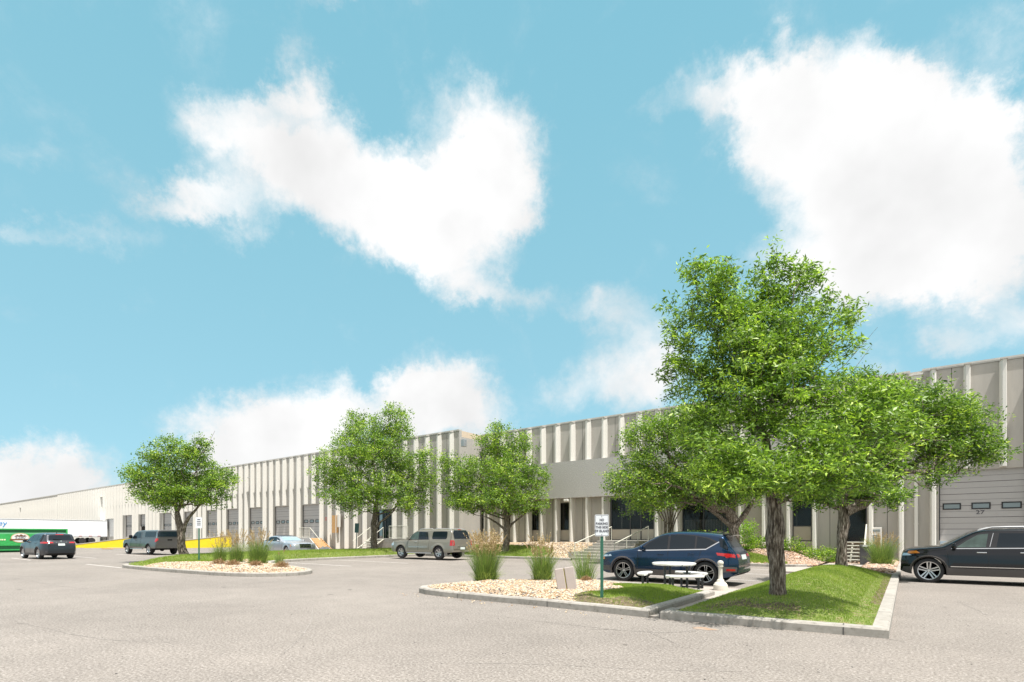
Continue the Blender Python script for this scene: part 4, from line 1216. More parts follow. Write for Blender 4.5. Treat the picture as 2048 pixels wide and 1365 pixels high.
for p in ([(1.58,1.075),(2.42,1.095),(2.42,1.545),(2.18,1.515),(1.80,1.28)], [(2.50,1.10),(3.28,1.125),(3.28,1.505),(2.9,1.545),(2.50,1.55)], [(3.34,1.13),(3.60,1.14),(3.88,1.32),(3.66,1.43),(3.34,1.50)]):
    c.patch(p, 'L', .009, 'side_window', M_carglass, both=True)
c.line([(1.45,1.035),(3.63,1.105),(4.0,1.335)], 'L', .028, 'window_chrome_strip', M_chrome, off=.008)
c.patch([(-.62,1.13),(.62,1.13),(.55,1.50),(-.55,1.50)], 'F', .006, 'windscreen', M_carglass)
c.patch([(-.56,1.17),(.56,1.17),(.50,1.47),(-.50,1.47)], 'B', .006, 'rear_window', M_carglass)
for pts in ([(1.46,.45),(1.44,.98)], [(2.46,.45),(2.46,1.05)], [(3.16,.50),(3.42,.82),(3.50,1.08)]): c.line(pts, 'L', .010, 'door_seam', M_seam)
c.line([(1.36,.44),(3.16,.44)], 'L', .008, 'door_seam', M_seam)
c.handle(2.22, .93, c.pm); c.handle(3.20, .97, c.pm); c.mirror(1.62, 1.12, c.pm)
c.patch([(.10,.80),(.50,.83),(.46,.89),(.16,.865)], 'L', .008, 'headlight', M_lampw, both=True)
c.patch([(.02,.70),(.20,.72),(.20,.80),(.06,.80)], 'L', .007, 'amber_marker', M_amber, both=True)
c.patch([(3.98,.93),(4.44,.87),(4.47,.94),(4.30,.985),(3.94,1.01)], 'L', .010, 'tail_light', M_red, both=True)
c.patch([(.42,.88),(.86,.86),(.86,.98),(.45,.96)], 'B', .010, 'tail_light', M_red, both=True)
c.patch([(4.22,.47),(4.46,.47),(4.46,.53),(4.24,.53)], 'L', .013, 'rear_reflector', M_red, both=True)
c.patch([(-.26,.80),(.26,.80),(.26,.94),(-.26,.94)], 'B', .01, 'number_plate', M_plate)
c.patch([(-.7,.36),(.7,.36),(.74,.56),(-.74,.56)], 'B', .012, 'bumper_cladding', M_clad)
c.patch([(-.5,.50),(.5,.50),(.6,.80),(-.6,.80)], 'F', .01, 'grille', M_blackp)
c.patch([(4.04,1.20),(4.20,1.10),(4.28,1.14),(4.08,1.50),(3.98,1.50)], 'L', .006, 'rear_pillar_glass', M_carglass, both=True)
link('antenna', MB().tube([(1.55,0,1.60),(1.75,0,1.66)], .018, 6).mesh('antenna', M_blackp), c.t)
m = MB(); m.add([(1.78,y,z) for y,z in ((-.58,1.575),(.58,1.575))]+[(2.06,y,1.545) for y in (-.50,.50)]+[(1.78,y,z) for y,z in ((-.58,1.545),(.58,1.545))]+[(2.05,y,1.525) for y in (-.50,.50)], [(0,1,3,2),(4,6,7,5),(0,2,6,4),(1,5,7,3),(2,3,7,6)]); link('roof_spoiler', m.mesh('roof_spoiler', M_blackp), c.t)

# ---------- black suv (right) ----------
top = [(0,.45),(.02,.80),(.06,1.02),(.16,1.11),(.5,1.17),(1.02,1.20),(1.14,1.25),(1.74,1.64),(2.00,1.74),(2.6,1.765),(3.2,1.765),(4.2,1.745),(4.62,1.70),(4.68,1.62),(4.86,1.20),(4.94,1.05),(5.0,.8),(5.0,.45)]
sp = dict(L=5.0, W=2.0, top=top, belt=[(0,.8),(.3,.96),(1.0,1.06),(1.5,1.10),(4.6,1.17),(5,1.0)], bot=.27, wx=(.74,3.60), wr=.395, ra=.435, ww=.25, rim=(5,.55,.16), rr=.74, tum=.25, nf=(.9,.34), nr=(.5,.12), crease=.90, creases=.04, cat='car')
px_ = at(1856, 1166)
c = Car('parked_suv', 'glossy black suv with chrome wheels in front of dock door 27', (px_.x-.74+2.5+.02, px_.y+1.0-.05, 0), 0, sp, paint('black_car_paint', (.004,.005,.008), .3, .2))
c.arch(.74, .437, .50, M_clad); c.arch(3.60, .437, .50, M_clad)
c.patch([(1.20,.28),(3.14,.28),(3.10,.50),(1.24,.50)], 'L', .012, 'sill_cladding', M_clad, both=True)
c.line([(1.28,.545),(2.98,.545)], 'L', .022, 'chrome_strip', M_chrome, off=.015)
dlo = [(1.28,1.115),(4.62,1.19),(4.50,1.52),(4.2,1.60),(3.2,1.635),(2.06,1.62),(1.80,1.52)]
c.patch(dlo, 'L', .004, 'window_trim', M_blackp, both=True)
c.patch([(1.42,1.15),(2.12,1.165),(2.18,1.585),(1.94,1.55),(1.68,1.37)], 'L', .009, 'side_window', M_carglassg, both=True)
c.patch([(2.36,1.17),(3.12,1.185),(3.16,1.59),(2.44,1.60)], 'L', .009, 'side_window', M_carglass, both=True)
c.patch([(3.28,1.19),(4.50,1.21),(4.40,1.50),(4.15,1.565),(3.30,1.59)], 'L', .009, 'side_window', M_carglass, both=True)
c.line([(1.30,1.11),(4.62,1.18)], 'L', .022, 'window_chrome_strip', M_chrome, off=.008)
c.line([(2.21,1.18),(2.30,1.60)], 'L', .012, 'pillar_seam', M_chrome, off=.01)
c.patch([(-.68,1.22),(.68,1.22),(.60,1.60),(-.60,1.60)], 'F', .006, 'windscreen', M_carglassg)
c.patch([(-.62,1.22),(.62,1.22),(.56,1.58),(-.56,1.58)], 'B', .006, 'rear_window', M_carglass)
for pts in ([(1.24,.50),(1.20,1.06)], [(2.18,.50),(2.18,1.12)], [(3.14,.60),(3.22,.90),(3.24,1.15)]): c.line(pts, 'L', .010, 'door_seam', M_seam)
c.handle(2.02, 1.0, M_chrome, .24); c.handle(3.0, 1.01, M_chrome, .24); c.mirror(1.38, 1.20, c.pm, .24, .19, .2)
c.patch([(.18,.93),(.52,.955),(.42,1.03),(.22,1.02)], 'L', .010, 'amber_marker', M_amber, both=True)
c.patch([(.05,.86),(.30,.88),(.20,.95),(.08,.95)], 'L', .009, 'headlight', M_lampw, both=True)
c.patch([(-.55,.62),(.55,.62),(.62,.90),(-.62,.90)], 'F', .012, 'grille', M_chrome)
c.patch([(4.62,.86),(4.93,.86),(4.88,1.08),(4.62,1.08)], 'L', .010, 'tail_light', M_red, both=True)
c.rails(1.95, 4.6, .62, M_steel, .024, .06)
c.patch([(.02,.30),(.50,.30),(.46,.52),(.08,.5)], 'L', .010, 'bumper_cladding', M_clad, both=True)

# ---------- tan wagon ----------
top = [(0,.5),(.02,.85),(.08,1.06),(.25,1.13),(.8,1.18),(1.30,1.21),(1.42,1.26),(2.05,1.76),(2.35,1.83),(3.0,1.87),(4.3,1.86),(4.92,1.83),(5.02,1.78),(5.16,1.30),(5.20,1.20),(5.24,.9),(5.26,.55)]
sp = dict(L=5.26, W=2.0, top=top, belt=[(0,.85),(.3,1.0),(1.4,1.14),(5.0,1.20),(5.26,1.0)], bot=.40, wx=(.98,4.11), wr=.40, ra=.45, ww=.26, rim=(6,0,.30), rr=.60, tum=.22, nf=(.7,.16), nr=(.25,.07), crease=1.02, creases=.02, cat='car', rb=.05, truck=1)
c = Car('parked_suv', 'beige-grey boxy wagon with roof rails and red tail lamps', (0, 0, .03), R(4), sp, paint('champagne_car_paint', (.27,.255,.215), .5, .35))
rw = at(877, 1118.5); Zs = .95
q = Vector((rw.x*Zs, rw.y*Zs)); M2 = Matrix.Rotation(R(4), 2)
c.t.location = (*(q - M2 @ Vector((4.11-2.63, -.95))), .06)
c.patch([(1.62,1.17),(3.30,1.19),(3.14,1.66),(2.2,1.70),(1.98,1.62)], 'L', .004, 'window_trim', M_blackp, both=True)
c.patch([(1.68,1.20),(2.42,1.205),(2.42,1.68),(2.22,1.67),(2.02,1.58)], 'L', .009, 'side_window', M_carglassg, both=True)
c.patch([(2.50,1.205),(3.06,1.21),(3.02,1.66),(2.50,1.68)], 'L', .009, 'side_window', M_carglass, both=True)
c.patch([(3.10,1.21),(3.27,1.22),(3.10,1.62),(3.07,1.62)], 'L', .009, 'side_window', M_carglass, both=True)
c.patch(rrect(3.55,4.72,1.22,1.69,.07), 'L', .006, 'side_window', M_carglass, both=True)
c.patch([(-.74,1.24),(.74,1.24),(.72,1.60),(.58,1.76),(-.58,1.76),(-.72,1.60)], 'B', .008, 'rear_window', M_carglass)
c.patch([(-.70,1.28),(.70,1.28),(.62,1.70),(-.62,1.70)], 'F', .006, 'windscreen', M_carglassg)
c.patch([(-.13,1.79),(.13,1.79),(.13,1.82),(-.13,1.82)], 'B', .014, 'brake_light', M_red)
c.patch(rrect(5.02,5.20,.83,1.16,.03), 'L', .010, 'tail_light', M_red, both=True)
c.patch(rrect(.80,.965,.84,1.16,.03), 'B', .012, 'tail_light', M_red, both=True)
c.patch([(4.62,.45),(5.24,.56),(5.24,.80),(4.70,.80)], 'L', .012, 'rear_bumper', c.pm, both=True)
c.patch([(-.93,.56),(.93,.56),(.93,.80),(-.93,.80)], 'B', .03, 'rear_bumper', c.pm)
c.patch([(-.60,.72),(.60,.72),(.60,.81),(-.60,.81)], 'B', .04, 'bumper_step', M_chrome)
c.patch([(-.30,.60),(.12,.60),(.12,.74),(-.30,.74)], 'B', .045, 'number_plate', M_plate)
c.line([(-.74,1.20),(.74,1.20)], 'B', .03, 'chrome_strip', M_chrome, off=.01, both=False)
for pts in ([(1.60,.52),(1.56,1.12)], [(2.46,.52),(2.46,1.18)], [(3.35,.55),(3.36,1.2)], [(3.36,1.2),(3.2,1.66)]): c.line(pts, 'L', .011, 'door_seam', M_seam)
c.patch([(1.64,.66),(2.42,.66),(2.42,.72),(1.64,.72)], 'L', .014, 'door_moulding', c.pm, both=True); c.patch([(2.50,.66),(3.30,.66),(3.30,.72),(2.50,.72)], 'L', .014, 'door_moulding', c.pm, both=True)
c.line([(1.70,.735),(3.28,.735)], 'L', .012, 'chrome_strip', M_chrome, off=.016)
m = MB(); 
for sg in (-1,1): m.bbox(c.X(1.5), c.X(3.55), min(sg*.86, sg*1.02), max(sg*.86, sg*1.02), .33, .39, .02)
link('running_board', m.mesh('running_board', M_steel), c.t)
c.handle(2.26, 1.05, M_chrome, .2); c.mirror(1.66, 1.27, c.pm, .24, .22, .2)
c.rails(2.3, 3.5, .66, M_chrome, .022, .05); c.rails(3.6, 4.9, .66, M_chrome, .022, .05)
c.patch([(.05,.80),(.35,.82),(.30,1.02),(.10,1.02)], 'L', .010, 'headlight', M_lampw, both=True)
for sg in (-1, 1): link('mud_flap', MB().box(c.X(4.585), c.X(4.60), min(sg*.72, sg*.98), max(sg*.72, sg*.98), .20, .60).mesh('mud_flap', M_steel), c.t)

# ---------- grey pickup with cap ----------
top = [(0,.55),(.02,.9),(.07,1.10),(.22,1.16),(.9,1.22),(1.40,1.25),(1.52,1.30),(2.15,1.80),(2.4,1.87),(3.0,1.90),(3.75,1.90),(4.2,1.91),(5.7,1.91),(5.78,1.89),(5.86,1.40),(5.87,1.30),(5.88,1.0),(5.88,.62)]
sp = dict(L=5.88, W=2.0, top=top, belt=[(0,.9),(.3,1.05),(1.5,1.20),(5.9,1.24)], bot=.48, wx=(.95,4.63), wr=.40, ra=.46, ww=.27, rim=(6,0,.28), rr=.62, tum=.18, nf=(.6,.14), nr=(.16,.04), crease=1.06, creases=0, cat='pickup', rb=.02, truck=1, rc=.10)
hd = R(4); rw = at(297, 1109.8)
c = Car('pickup_truck', 'dark grey pickup with a windowed bed cap, parked behind the far left tree', (0,0,0), hd, sp, paint('grey_truck_paint', (.12,.115,.11), .6, .35))
M2 = Matrix.Rotation(hd, 2); c.t.location = (*(Vector((rw.x*.985, rw.y*.985)) - M2 @ Vector((4.63-2.94, -.95))), .02)
c.patch([(1.78,1.24),(3.18,1.26),(3.14,1.72),(2.30,1.75),(2.12,1.68)], 'L', .004, 'window_trim', M_blackp, both=True)
c.patch([(1.84,1.27),(2.62,1.28),(2.62,1.73),(2.34,1.72),(2.16,1.64)], 'L', .009, 'side_window', M_carglass, both=True)
c.patch([(2.72,1.28),(3.14,1.29),(3.10,1.71),(2.72,1.73)], 'L', .009, 'side_window', M_carglass, both=True)
c.patch(rrect(3.85,5.55,1.36,1.76,.05), 'L', .008, 'side_window', M_carglass, both=True)
c.line([(3.30,.60),(3.30,1.86)], 'L', .035, 'cab_gap', M_seam); c.line([(3.3,1.285),(5.85,1.30)], 'L', .014, 'cap_seam', M_seam)
c.line([(5.80,1.30),(5.70,1.87)], 'L', .05, 'cap_edge', M_chrome, off=.012)
c.line([(4.68,1.38),(4.68,1.74)], 'L', .02, 'window_divider', M_blackp, off=.012)
c.patch([(-.84,1.38),(.84,1.38),(.80,1.80),(-.80,1.80)], 'B', .01, 'rear_window', M_carglass)
c.line([(-.86,1.32),(.86,1.32)], 'B', .02, 'cap_seam', M_seam, both=False); c.line([(-.8,.80),(.8,.80)], 'B', .02, 'tailgate_seam', M_seam, both=False)
c.patch(rrect(5.66,5.86,.98,1.26,.03), 'L', .010, 'tail_light', M_red, both=True)
c.patch(rrect(.82,.975,.92,1.26,.03), 'B', .012, 'tail_light', M_red, both=True)
c.patch([(-.16,1.08),(.16,1.08),(.16,1.20),(-.16,1.20)], 'B', .012, 'tailgate_handle', M_blackp)
c.patch([(-.95,.56),(.95,.56),(.95,.76),(-.95,.76)], 'B', .10, 'rear_bumper', M_steel)
c.patch([(-.16,.58),(.16,.58),(.16,.73),(-.16,.73)], 'B', .115, 'number_plate', M_plate)
c.patch([(-.75,1.33),(.75,1.33),(.70,1.70),(-.70,1.70)], 'F', .006, 'windscreen', M_carglass)
for pts in ([(1.72,.58),(1.68,1.18)], [(2.68,.58),(2.68,1.24)]): c.line(pts, 'L', .011, 'door_seam', M_seam)
c.handle(2.5, 1.10, M_black, .2); c.mirror(1.82, 1.38, M_blackp, .26, .28, .25)
m = MB()
for sg in (-1,1): m.bbox(c.X(1.6), c.X(3.7), min(sg*.90, sg*1.03), max(sg*.90, sg*1.03), .40, .46, .025)
link('running_board', m.mesh('running_board', M_chrome), c.t)
c.patch([(.06,.85),(.36,.87),(.30,1.08),(.10,1.08)], 'L', .010, 'headlight', M_lampw, both=True)

# ---------- dark blue-grey crossover (far left) ----------
top = [(0,.45),(.02,.80),(.08,.98),(.25,1.03),(.8,1.08),(1.15,1.12),(1.28,1.17),(1.98,1.58),(2.3,1.66),(2.8,1.69),(3.5,1.675),(4.15,1.62),(4.30,1.58),(4.32,1.54),(4.50,1.20),(4.60,1.08),(4.66,.95),(4.68,.70),(4.68,.45)]
sp = dict(L=4.68, W=1.84, top=top, belt=[(0,.75),(.3,.92),(1.3,1.05),(4.1,1.14),(4.68,.95)], bot=.25, wx=(.93,3.64), wr=.365, ra=.41, ww=.24, rim=(5,0,.34), rr=.72, tum=.36, nf=(.9,.2), nr=(.9,.24), crease=.86, creases=.06, cat='car', rb=.14)
hd = R(-6+10); rw = at(76.5, 1118.3); 
c = Car('parked_suv', 'dark blue-grey crossover seen from behind near the green dumpster, farthest left vehicle', (0,0,0), R(4.5), sp, paint('slate_car_paint', (.045,.047,.055), .6, .3))
M2 = Matrix.Rotation(R(4.5), 2); c.t.location = (*(Vector((rw.x*.985, rw.y*.985)) - M2 @ Vector((3.64-2.34, -.86))), .0)
c.arch(.93, .412, .46, M_clad); c.arch(3.64, .412, .46, M_clad)
c.patch([(1.38,.26),(3.2,.26),(3.16,.40),(1.42,.40)], 'L', .012, 'sill_cladding', M_clad, both=True)
c.patch([(1.48,1.08),(3.72,1.17),(4.0,1.42),(3.6,1.53),(2.7,1.585),(2.1,1.53)], 'L', .004, 'window_trim', M_blackp, both=True)
c.patch([(1.60,1.11),(2.42,1.14),(2.42,1.555),(2.14,1.50)], 'L', .009, 'side_window', M_carglass, both=True)
c.patch([(2.50,1.145),(3.24,1.17),(3.24,1.53),(2.50,1.56)], 'L', .009, 'side_window', M_carglass, both=True)
c.patch([(3.30,1.175),(3.66,1.19),(3.88,1.40),(3.58,1.49),(3.30,1.52)], 'L', .009, 'side_window', M_carglass, both=True)
c.patch([(-.60,1.20),(.60,1.20),(.52,1.52),(-.52,1.52)], 'B', .008, 'rear_window', M_carglass)
c.patch([(-.62,1.18),(.62,1.18),(.55,1.50),(-.55,1.50)], 'F', .006, 'windscreen', M_carglass)
c.patch([(4.05,1.00),(4.5,1.0),(4.46,1.10),(4.0,1.10)], 'L', .010, 'tail_light', M_red, both=True)
c.patch([(.40,1.02),(.84,1.0),(.82,1.11),(.42,1.09)], 'B', .012, 'tail_light', M_red, both=True)
c.patch([(-.20,1.545),(.20,1.545),(.20,1.575),(-.20,1.575)], 'B', .012, 'brake_light', M_red)
c.patch([(-.17,.86),(.17,.86),(.17,.99),(-.17,.99)], 'B', .012, 'number_plate', M_plate)
c.patch([(-.75,.42),(.75,.42),(.60,.62),(-.60,.62)], 'B', .012, 'bumper_cladding', M_clad)
c.line([(-.74,.47),(-.5,.66),(.5,.66),(.74,.47)], 'B', .05, 'skid_trim', M_steel, off=.02, both=False)
c.patch([(.42,.46),(.60,.46),(.60,.51),(.42,.51)], 'B', .028, 'rear_reflector', M_red, both=True)
m = MB(); m.tube([c.proj(.05,1.22,'B',.03), c.proj(-.38,1.26,'B',.03)], .012, 5); link('wiper', m.mesh('wiper', M_blackp), c.t)
for pts in ([(1.45,.42),(1.42,1.04)], [(2.46,.42),(2.46,1.1)], [(3.2,.50),(3.4,.85),(3.46,1.12)]): c.line(pts, 'L', .011, 'door_seam', M_seam)
c.handle(2.24, .95, M_blackp); c.handle(3.20, .99, M_blackp); c.mirror(1.60, 1.16, M_blackp, .22, .16, .19)
link('antenna', MB().tube([(1.40,0,1.64),(1.60,0,1.72)], .02, 6).mesh('antenna', M_blackp), c.t)
text_obj('ROGUE'[0:5], .09, c.t, M_chrome, c.proj(0, 1.06, 'B', .02), (R(90), 0, R(90)), sx=1.5, space=1.5)
link('badge', MB().lathe([(.001,-.01),(.05,-.01),(.05,.01),(.001,.01)], (0,0,0), 16, 'y').xform(Matrix.Translation(c.proj(0,1.14,'B',.012)) @ Matrix.Rotation(R(90), 4, 'Z')).mesh('badge', M_chrome), c.t)

# ---------- silver sedan ----------
top = [(0,.42),(.02,.66),(.08,.84),(.22,.90),(.9,.97),(1.55,1.02),(1.68,1.06),(2.40,1.39),(2.7,1.45),(3.2,1.47),(3.75,1.43),(4.05,1.35),(4.55,1.08),(4.75,1.04),(5.15,1.02),(5.24,.9),(5.27,.6),(5.27,.42)]
sp = dict(L=5.27, W=1.90, top=top, belt=[(0,.7),(.3,.82),(1.6,.93),(4.6,.98),(5.27,.85)], bot=.22, wx=(1.08,4.02), wr=.335, ra=.37, ww=.23, rim=(7,0,.2), rr=.68, tum=.34, nf=(.6,.14), nr=(.6,.14), crease=.80, creases=.03, cat='car')
c = Car('parked_sedan', 'silver sedan with a dark roof and a reflective sunshade, nose towards the grass strip', (-38.3, 22.9, .05), R(180-2), sp, paint('silver_car_paint', (.50,.53,.58), .6, .3))
fw = at(573, 1111.6)
M2 = Matrix.Rotation(R(178), 2); c.t.location = (*(Vector((fw.x, fw.y)) - M2 @ Vector((1.08-2.635, .90))), .05)
c.patch([(1.95,.99),(4.50,1.03),(4.06,1.31),(3.75,1.39),(3.2,1.42),(2.72,1.41),(2.42,1.335)], 'L', .004, 'window_trim', M_blackp, both=True)
c.patch([(2.08,1.01),(2.98,1.03),(2.98,1.34),(2.78,1.34),(2.48,1.26)], 'L', .009, 'side_window', M_carglass, both=True)
c.patch([(3.05,1.03),(3.85,1.04),(3.75,1.27),(3.55,1.31),(3.05,1.34)], 'L', .009, 'side_window', M_carglass, both=True)
c.patch([(-.72,1.07),(.72,1.07),(.60,1.36),(-.60,1.36)], 'F', .008, 'windscreen', M_shade)
c.patch([(2.42,-.60),(2.75,-.66),(3.75,-.66),(4.3,-.55),(4.3,.55),(3.75,.66),(2.75,.66),(2.42,.60)], 'T', .006, 'vinyl_roof', mat('dark_vinyl_roof', (.03,.035,.045), .4))
c.patch([(.04,.62),(.42,.64),(.42,.80),(.20,.82),(.06,.78)], 'L', .009, 'headlight', M_lampw, both=True)
c.patch([(.36,.63),(.46,.64),(.46,.78),(.38,.78)], 'L', .012, 'amber_marker', M_amber, both=True)
c.patch([(.52,.62),(.80,.64),(.80,.80),(.52,.82)], 'F', .01, 'headlight', M_lampw, both=True)
c.patch([(-.44,.52),(.44,.52),(.46,.82),(-.46,.82)], 'F', .014, 'grille', M_chrome)
for i in range(7):
    c.patch([(-.40+i*.118,.55),(-.33+i*.118,.55),(-.33+i*.118,.79),(-.40+i*.118,.79)], 'F', .022, 'grille_slot', M_blackp)
c.patch([(-.85,.26),(-.1,.26),(-.1,.48),(-.85,.48)], 'F', .012, 'lower_bumper', M_blackp)
for pts in ([(1.75,.35),(1.72,.92)], [(3.0,.35),(3.0,1.0)], [(3.75,.5),(4.0,.85),(4.02,1.0)]): c.line(pts, 'L', .011, 'door_seam', M_seam)
c.handle(2.75, .86, M_chrome); c.handle(3.7, .87, M_chrome); c.mirror(2.06, 1.03, c.pm, .2, .14, .19)
# ------------------------------------------------------------------ props
def fpanel(P, y0, y1): pass
# ---- no parking sign
sp_ = at(1194, 1202, .2); sp_ = Vector((-5.17, 10.08, 0))
sg = wthing('road_sign', 'white sign reading NO PARKING THIS SIDE OF ISLAND on a green perforated post', 'sign', (sp_.x, sp_.y, 0.1))
zt = 1.55 + (1070-1029)*10.98/1057; zb_ = 1.55 + (1070-1073)*10.98/1057
m = MB(); m.box(sp_.x-.032, sp_.x+.032, sp_.y-.018, sp_.y-.012, .1, zb_+.4); m.box(sp_.x-.032, sp_.x-.026, sp_.y-.0121, sp_.y+.02, .1, zb_+.4); m.box(sp_.x+.026, sp_.x+.032, sp_.y-.0121, sp_.y+.02, .1, zb_+.4)
z = .2
while z < zb_: m.lathe([(.006,0),(.0001,-.0005)], (sp_.x, sp_.y-.019, z), 6, 'y', 1); z += .025
# turn the whole sign a little towards the camera
def rotz_about(mb, c, a): return mb.xform(Matrix.Translation(c) @ Matrix.Rotation(a, 4, 'Z') @ Matrix.Translation(-Vector(c)))
SA = R(26)
rotz_about(m, sp_, SA); child(sg, m, 'sign_post', [M_greenp, M_black])
def rr_poly(w, h, r, n=5):
    P = []
    for (cx, cz, a0) in ((w/2-r,h/2-r,0),(-w/2+r,h/2-r,90),(-w/2+r,-h/2+r,180),(w/2-r,-h/2+r,270)):
        for k in range(n+1): a = R(a0+90*k/n); P.append((cx+r*math.cos(a), cz+r*math.sin(a)))
    return P
def plate_mesh(P, y0, y1, mi=0, mb=None):
    mb = mb or MB(); n = len(P)
    v = [(p[0], y0, p[1]) for p in P]+[(p[0], y1, p[1]) for p in P]
    mb.add(v, [tuple(range(n)), tuple(range(2*n-1, n-1, -1))]+[(i, n+i, n+(i+1)%n, (i+1)%n) for i in range(n)], mi); return mb
sw, sh = .29, zt-zb_
m = plate_mesh(rr_poly(sw, sh, .03), -.003, 0)
o_ = rr_poly(sw-.02, sh-.02, .024); i_ = rr_poly(sw-.032, sh-.032, .02); n = len(o_)
m.add([(p[0], -.0045, p[1]) for p in o_]+[(p[0], -.0045, p[1]) for p in i_], [(i, n+i, n+(i+1)%n, (i+1)%n) for i in range(n)], 1)
m.add([(p[0], -.0032, p[1]) for p in o_]+[(p[0], -.0032, p[1]) for p in i_], [(i, n+i, n+(i+1)%n, (i+1)%n) for i in range(n)], 1)
for zz in (sh/2-.035, -sh/2+.035): m.lathe([(.008,-.004),(.006,-.009),(.0001,-.010)], (0,0,zz), 8, 'y', 1)
m.xform(Matrix.Translation((sp_.x, sp_.y, (zt+zb_)/2)) @ Matrix.Rotation(SA, 4, 'Z') @ Matrix.Translation((0,-.024,0)))
pl = child(sg, m, 'sign_plate', [M_signw, M_signb])
for i, tx in enumerate(['NO', 'PARKING', 'THIS SIDE', 'OF ISLAND']):
    off = Matrix.Rotation(SA, 3, 'Z') @ Vector((0, -.0305, 0))
    text_obj(tx, .068, pl, M_signb, Vector((sp_.x, sp_.y, (zt+zb_)/2+.115-.078*i)) + off - Vector(sg.location), (R(90), 0, SA), sx=.86, bold=.0012)
# ---- sign by the far left tree (white face, four text lines)
def small_sign(label, px, py, zg, Z, ztop, zbot, w, ang, back=False, lean=0.):
    p = atz(px, py, Z); t = wthing('road_sign', label, 'sign', (p.x, p.y, zg))
    q = Vector((p.x, p.y, 0)); ln = Matrix.Translation((p.x,p.y,zg)) @ Matrix.Rotation(lean, 4, rgt.cross(Vector((0,0,1)))*-1 if 0 else fwd) @ Matrix.Translation((-p.x,-p.y,-zg))
    m = MB(); m.box(p.x-.032, p.x+.032, p.y-.015, p.y+.015, zg-.1, zbot+.3); rotz_about(m, q, ang); m.xform(ln); child(t, m, 'sign_post', M_greenp if not back else M_signback)
    m = plate_mesh(rr_poly(w, ztop-zbot, .03), -.003, .0)
    if not back:
        for i in range(4): m.add([(-.09*(.8 if i == 0 else 1),-.0045,.14-.09*i),(.09*(.8 if i == 0 else 1),-.0045,.14-.09*i),(.09*(.8 if i == 0 else 1),-.0045,.18-.09*i),(-.09*(.8 if i == 0 else 1),-.0045,.18-.09*i)], [(0,1,2,3)], 1)
    m.xform(Matrix.Translation((p.x, p.y, (ztop+zbot)/2)) @ Matrix.Rotation(ang, 4, 'Z') @ Matrix.Translation((0,-.02,0))); m.xform(ln)
    child(t, m, 'sign_plate', [M_signw if not back else M_signback, M_signb])
    return t
Zq = 26.3
small_sign('white parking sign on a green post by the far left tree trunk', 398, 1124, .25, Zq, 1.55+(1070-1035)*Zq/1057, 1.55+(1070-1057)*Zq/1057, .30, R(42))
Zq = 41
small_sign('dark green back of a sign on a leaning post beside the tall tree', 712, 1104, .3, Zq, 1.55+(1070-1047)*Zq/1057, 1.55+(1070-1066)*Zq/1057, .42, R(10), True, R(2.5))

# ---- picnic table
tcx, tcy = -5.30, 14.75
pt = wthing('picnic_table', 'round white fibreglass picnic table with three curved benches on dark tube legs', 'picnic table', (tcx, tcy, .012))
M_fib = mat('chipped_white_fibreglass', (.80,.80,.77), .35, nz=(5,.04), coat=.3)
nt = M_fib.node_tree
x_ = nt.nodes.new('ShaderNodeTexNoise'); x_.inputs['Scale'].default_value = 6; x_.inputs['Detail'].default_value = 6
tcn = [n for n in nt.nodes if n.type == 'TEX_COORD'][0]; nt.links.new(tcn.outputs['Object'], x_.inputs['Vector'])
crr = nt.nodes.new('ShaderNodeMapRange'); crr.inputs['From Min'].default_value = .655; crr.inputs['From Max'].default_value = .67; nt.links.new(x_.outputs['Fac'], crr.inputs['Value'])
mxx = nt.nodes.new('ShaderNodeMix'); mxx.data_type = 'RGBA'; nt.links.new(crr.outputs[0], mxx.inputs['Factor'])
bs = nt.nodes['Principled BSDF']; src_ = bs.inputs['Base Color'].links[0].from_socket
nt.links.new(src_, mxx.inputs['A']); mxx.inputs['B'].default_value = (.14,.20,.21,1); nt.links.new(mxx.outputs['Result'], bs.inputs['Base Color'])
M_leg = mat('dark_steel_leg', (.045,.05,.055), .45, metal=.3, nz=(20,.2))
TZ = .74
m = MB(); m.lathe([(0.0001,TZ-.05),(.54,TZ-.05),(.585,TZ-.035),(.60,TZ-.005),(.595,TZ+.015),(.57,TZ+.025),(0.0001,TZ+.028)], (tcx,tcy,0), 56)
child(pt, m, 'table_top', M_fib, smooth=35)
view = math.atan2(-tcy, -tcx)
for k in range(3):
    a = view + R(-42) + k*R(120); p = Vector((tcx+.36*math.cos(a), tcy+.36*math.sin(a), 0))
    m = MB(); m.tube([(p.x,p.y,.02),(p.x,p.y,TZ-.05)], .035, 12); m.box(p.x-.08,p.x+.08,p.y-.08,p.y+.08,.012,.022); child(pt, m, 'table_leg', M_leg, smooth=40)
